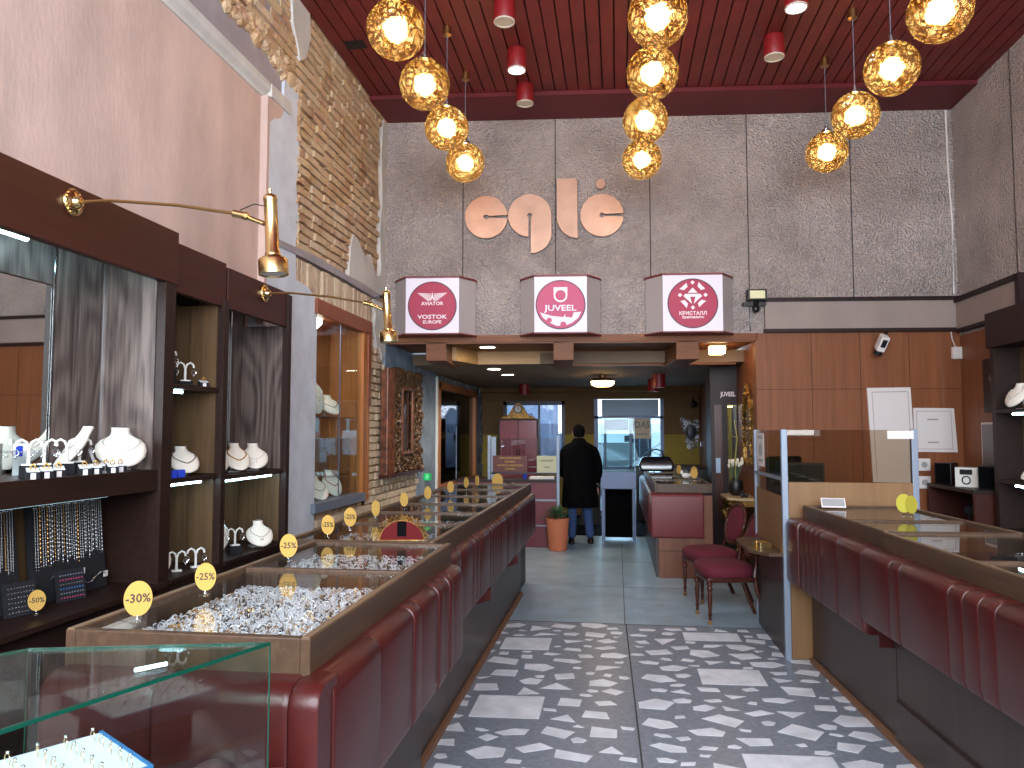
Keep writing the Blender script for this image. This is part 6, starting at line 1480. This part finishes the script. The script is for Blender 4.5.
# ================================================================== CHAIRS
def chair(loc, rz, label):
    # faces local -y
    t = thing('side_chair', label, 'chair', loc, rz, 'antique chairs with crimson upholstery')
    b = MB(); rs = []
    for z, s in ((0.40, 0.96), (0.42, 1.03), (0.455, 1.05), (0.485, 1.0), (0.505, 0.86), (0.515, 0.5)):
        rs.append([(s * (0.235 + 0.01 * math.cos(2 * a)) * math.copysign(abs(math.cos(a)) ** 0.5, math.cos(a)), -0.02 + s * 0.225 * math.copysign(abs(math.sin(a)) ** 0.5, math.sin(a)), z) for a in [2 * PI * k / 32 for k in range(32)]])
    b.rings(rs); b.build('seat', 'velvet', t, smooth=True)
    b = MB(); b.box(-0.215, 0.215, -0.225, 0.195, 0.355, 0.405); b.build('seat_frame', 'mahogany', t, bevel=0.02)
    for sx in (-1, 1):
        b = MB(); b.lathe([(0.024, 0.36), (0.026, 0.34), (0.016, 0.33), (0.024, 0.315), (0.024, 0.29), (0.015, 0.28), (0.021, 0.24), (0.018, 0.16), (0.012, 0.10), (0.020, 0.09), (0.012, 0.07), (0.012, 0.04)], c=(sx * 0.19, -0.20, 0), n=14)
        l = b.build('leg', 'mahogany', t, smooth=True)
        b = MB(); b.cyl((sx * 0.19 - 0.008, -0.20, 0.018), (sx * 0.19 + 0.008, -0.20, 0.018), 0.018, n=12); b.cyl((sx * 0.19, -0.2, 0.02), (sx * 0.19, -0.2, 0.045), 0.009); b.build('caster', 'oldbrass', l, smooth=True)
        b = MB(); b.tube([(sx * 0.185, 0.33, 0.0), (sx * 0.18, 0.27, 0.14), (sx * 0.175, 0.215, 0.30), (sx * 0.175, 0.20, 0.40)], [0.017, 0.019, 0.022, 0.024], 8); b.build('leg', 'mahogany', t, smooth=True)
    b = MB()
    for sx in (-1, 1): b.tube([(sx * 0.175, 0.20, 0.39), (sx * 0.165, 0.215, 0.50), (sx * 0.13, 0.235, 0.58)], [0.022, 0.016, 0.018], 8)
    N = 28; P = [(0.175 * math.cos(2 * PI * k / N), 0.265 + 0.05 * math.sin(2 * PI * k / N), 0.735 + 0.19 * math.sin(2 * PI * k / N)) for k in range(N)]
    b.tube(P, 0.019, 8, closed=True); b.build('back_frame', 'mahogany', t, smooth=True)
    b = MB(); M_ = Euler((-0.255, 0, 0)).to_matrix(); b.ball((0, 0.262, 0.735), (0.16, 0.028, 0.178), 24, 12, M_); b.build('backrest', 'velvet', t, smooth=True)
    return t
chair((0.94, 7.02, 0), -PI / 2 + 0.18, 'nearer crimson velvet side chair, beside the glass partition')
chair((0.92, 7.84, 0), -PI / 2 + 0.35, 'farther crimson velvet side chair, half behind the nearer one')

# ================================================================== CUSTOMER
def skin_chain(name, verts, edges, radii, m, parent, sub=2, root=0):
    me = bpy.data.meshes.new(name); me.from_pydata([Vector(v) for v in verts], edges, []); o = bpy.data.objects.new(name, me); COL.objects.link(o); o.parent = parent
    md = o.modifiers.new('s', 'SKIN'); md.use_smooth_shade = True
    for i, r in enumerate(radii):
        sv = me.skin_vertices[0].data[i]; sv.radius = (r, r) if not isinstance(r, tuple) else r; sv.use_root = (i == root)
    sb = o.modifiers.new('u', 'SUBSURF'); sb.levels = sub; sb.render_levels = sub
    # bake so the result is a plain mesh
    dg = bpy.context.evaluated_depsgraph_get(); ev = o.evaluated_get(dg); m2 = bpy.data.meshes.new_from_object(ev)
    o.modifiers.clear(); o.data = m2; m2.materials.clear(); m2.materials.append(MT[m] if isinstance(m, str) else m)
    for p in m2.polygons: p.use_smooth = True
    return o
pz = thing('person', 'person seen from behind in a long black coat and blue jeans', 'person', (-0.56, 11.42, 0), 0.12)
V = [(0, 0, 0.92), (0, 0.0, 1.10), (0, 0.01, 1.28), (0, 0.0, 1.42), (0, 0.03, 1.50), (0, 0.06, 1.58), (0, 0.07, 1.66),      # 0-6 spine, neck, head
     (-0.17, 0.0, 1.42), (-0.24, 0.03, 1.15), (-0.22, 0.22, 1.02), (-0.19, 0.30, 1.02),                                      # 7-10 left arm
     (0.17, 0.0, 1.42), (0.25, 0.03, 1.16), (0.27, 0.12, 0.93), (0.27, 0.15, 0.86),                                         # 11-14 right arm
     (-0.09, 0, 0.88), (-0.10, 0.01, 0.50), (-0.11, -0.03, 0.10), (-0.12, 0.10, 0.04),                                      # 15-18 left leg
     (0.09, 0, 0.88), (0.11, 0.04, 0.50), (0.15, 0.02, 0.10), (0.17, 0.15, 0.04)]
E_ = [(0, 1), (1, 2), (2, 3), (3, 4), (4, 5), (5, 6), (3, 7), (7, 8), (8, 9), (9, 10), (3, 11), (11, 12), (12, 13), (13, 14), (0, 15), (15, 16), (16, 17), (17, 18), (0, 19), (19, 20), (20, 21), (21, 22)]
Rr = [0.15, 0.13, 0.14, 0.12, 0.055, 0.07, 0.085, 0.05, 0.04, 0.034, 0.028, 0.05, 0.04, 0.034, 0.028, 0.085, 0.06, 0.042, 0.035, 0.085, 0.06, 0.042, 0.035]
skin_chain('body', V, E_, Rr, 'skin', pz)
# hands: palm plus five fingers each
for hx, hy, hz, d in ((-0.19, 0.32, 1.02, (0, 1, 0)), (0.27, 0.16, 0.83, (0, 0.25, -1))):
    D = Vector(d).normalized(); side = Vector((1, 0, 0)); nrm = D.cross(side); p0 = Vector((hx, hy, hz))
    vs = [p0, p0 + D * 0.045, p0 + D * 0.085]; ed = [(0, 1), (1, 2)]; rr = [(0.022, 0.016), (0.036, 0.015), (0.034, 0.012)]
    for k, (off, L) in enumerate(((-0.028, 0.060), (-0.010, 0.072), (0.010, 0.068), (0.027, 0.052))):
        i = len(vs); vs += [p0 + D * 0.09 + side * off, p0 + D * (0.09 + L * 0.55) + side * off * 1.1 - nrm * 0.008, p0 + D * (0.09 + L) + side * off * 1.1 - nrm * 0.024]; ed += [(2, i), (i, i + 1), (i + 1, i + 2)]; rr += [0.009, 0.008, 0.007]
    i = len(vs); sg = -1 if hx > 0 else 1
    vs += [p0 + D * 0.03 + side * sg * 0.034, p0 + D * 0.06 + side * sg * 0.052 - nrm * 0.01]; ed += [(0, i), (i, i + 1)]; rr += [0.011, 0.009]
    skin_chain('hand', vs, ed, rr, 'skin', pz, 1)
# coat
b = MB()
def ell(cx, cy, z, rx, ry, n=32, fold=0.0):
    return [(cx + rx * (1 + fold * math.cos(7 * 2 * PI * k / n)) * math.cos(2 * PI * k / n), cy + ry * (1 + fold * math.cos(7 * 2 * PI * k / n)) * math.sin(2 * PI * k / n), z) for k in range(n)]
b.rings([ell(0.0, 0.0, 0.54, 0.27, 0.20, fold=0.05), ell(0, 0, 0.60, 0.27, 0.195, fold=0.05), ell(0, 0, 0.80, 0.255, 0.185, fold=0.03), ell(0, 0, 1.0, 0.245, 0.175, fold=0.015), ell(0, 0, 1.15, 0.25, 0.17), ell(0, 0.005, 1.30, 0.265, 0.165), ell(0, 0.01, 1.40, 0.255, 0.15), ell(0, 0.015, 1.46, 0.20, 0.125), ell(0, 0.03, 1.50, 0.12, 0.10), ell(0, 0.04, 1.55, 0.085, 0.085), ell(0, 0.045, 1.565, 0.07, 0.07)])
coat = b.build('coat', 'blackcloth', pz, smooth=True)
skin_chain('coat_sleeve', [(-0.15, 0.0, 1.40), (-0.21, 0.01, 1.36), (-0.27, 0.03, 1.14), (-0.24, 0.20, 1.01), (-0.21, 0.29, 1.01)], [(0, 1), (1, 2), (2, 3), (3, 4)], [0.10, 0.095, 0.075, 0.062, 0.055], 'blackcloth', pz)
skin_chain('coat_sleeve', [(0.15, 0.0, 1.40), (0.21, 0.01, 1.36), (0.285, 0.03, 1.14), (0.29, 0.11, 0.95), (0.28, 0.14, 0.88)], [(0, 1), (1, 2), (2, 3), (3, 4)], [0.10, 0.095, 0.075, 0.062, 0.055], 'blackcloth', pz)
skin_chain('jeans', [(0, 0, 0.90), (-0.10, 0, 0.84), (-0.11, 0.01, 0.50), (-0.12, -0.03, 0.07), (0.10, 0, 0.84), (0.12, 0.04, 0.50), (0.16, 0.02, 0.07)], [(0, 1), (1, 2), (2, 3), (0, 4), (4, 5), (5, 6)], [0.12, 0.095, 0.078, 0.064, 0.095, 0.078, 0.064], 'jeans', pz)
for sx, x, y in ((-1, -0.12, -0.03), (1, 0.165, 0.02)):
    b = MB(); b.rings([[(x + s * math.cos(a) * 0.048, y + 0.07 + math.sin(a) * l, z) for a in [2 * PI * k / 20 for k in range(20)]] for z, s, l in ((0.0, 1.0, 0.145), (0.025, 1.02, 0.145), (0.06, 0.95, 0.12), (0.085, 0.85, 0.085))]); b.build('shoe', 'black', pz, smooth=True)
b = MB(); b.ball((0, 0.055, 1.655), (0.094, 0.10, 0.118), 24, 16); b.build('hair', 'hair', pz, smooth=True)
b = MB()
for s in (-1, 1): b.ball((s * 0.086, 0.08, 1.635), (0.014, 0.026, 0.034), 10, 8)
b.build('ear', 'skin', pz, smooth=True)
b = MB(); b.ball((0, 0.095, 1.625), (0.072, 0.085, 0.10), 20, 14); b.cyl((0, 0.17, 1.645), (0, 0.195, 1.615), 0.010, 0.018); b.ball((0, 0.172, 1.585), (0.026, 0.01, 0.008)); b.build('face', 'skin', pz, smooth=True)
b = MB()
for s in (-1, 1): b.ball((s * 0.032, 0.172, 1.645), (0.014, 0.008, 0.008), 10, 6)
b.build('eye', 'white', pz, smooth=True)

# dark sheet added on the rear floor in place of shade
t = tag(MB().box(-1.0, 1.0, 12.3, 15.2, 0.001, 0.012).build('shade_sheet', 'blackcloth'), 'large dark sheet standing in for shade on the floor before the far door', 'shade sheet')

# ================================================================== LIGHT
def area(name, loc, rot, sx, sy, power, col):
    l = bpy.data.lights.new(name, 'AREA'); l.shape = 'RECTANGLE'; l.size = sx; l.size_y = sy; l.energy = power; l.color = col
    o = bpy.data.objects.new(name, l); COL.objects.link(o); o.location = loc; o.rotation_euler = rot; return o
area('daylight_shop_window', (0.4, -1.9, 3.3), (PI / 2, 0, 0), 5.9, 3.4, 950, (0.84, 0.92, 1.0))
area('daylight_far_door', (0.25, 15.9, 1.1), (-PI / 2, 0, 0), 1.2, 1.7, 25, (0.75, 0.87, 1.0))
def spotl(loc, power, col, size=1.9, r=0.05, blend=0.6):
    l = bpy.data.lights.new('spot_beam', 'SPOT'); l.energy = power; l.color = col; l.spot_size = size; l.spot_blend = blend; l.shadow_soft_size = r
    o = bpy.data.objects.new('spot_beam', l); COL.objects.link(o); o.location = loc; return o
spotl((-0.96, 7.30, 5.22), 60, (0.9, 0.95, 1.0)); spotl((1.54, 6.52, 5.22), 60, (0.9, 0.95, 1.0))
for x, y, z in ((-1.60, 9.36, 2.69), (-1.72, 10.62, 2.52), (-1.68, 11.70, 2.52)): spotl((x, y, z), 42, (1.0, 0.88, 0.72), 2.6)
for x, y in ((-1.6, 4.5), (-1.6, 6.5), (-1.6, 2.6)): pass
w = bpy.data.worlds.new('sky'); SC.world = w; w.use_nodes = True
bg = w.node_tree.nodes['Background']; bg.inputs[0].default_value = (0.82, 0.92, 1.0, 1); bg.inputs[1].default_value = 3.4

# ================================================================== CAMERA
cam = bpy.data.cameras.new('camera'); co = bpy.data.objects.new('camera', cam); COL.objects.link(co)
cam.sensor_width = 36.0; cam.lens = 36.0 * 760 / 1024; cam.clip_start = 0.02; cam.clip_end = 200
co.location = (0, 0, 1.65)
co.rotation_euler = (PI / 2 + math.radians(3.614), 0, math.radians(7.851))
SC.camera = co
SC.view_settings.view_transform = 'Standard'; SC.view_settings.look = 'None'; SC.view_settings.gamma = 1; SC.view_settings.use_curve_mapping = False
SC.view_settings.exposure = 0.0
SC.cycles.use_denoising = True; SC.cycles.max_bounces = 10; SC.cycles.transparent_max_bounces = 24; SC.cycles.glossy_bounces = 5; SC.cycles.diffuse_bounces = 4
SC.cycles.sample_clamp_indirect = 6.0; SC.cycles.caustics_refractive = True; SC.cycles.blur_glossy = 0.5
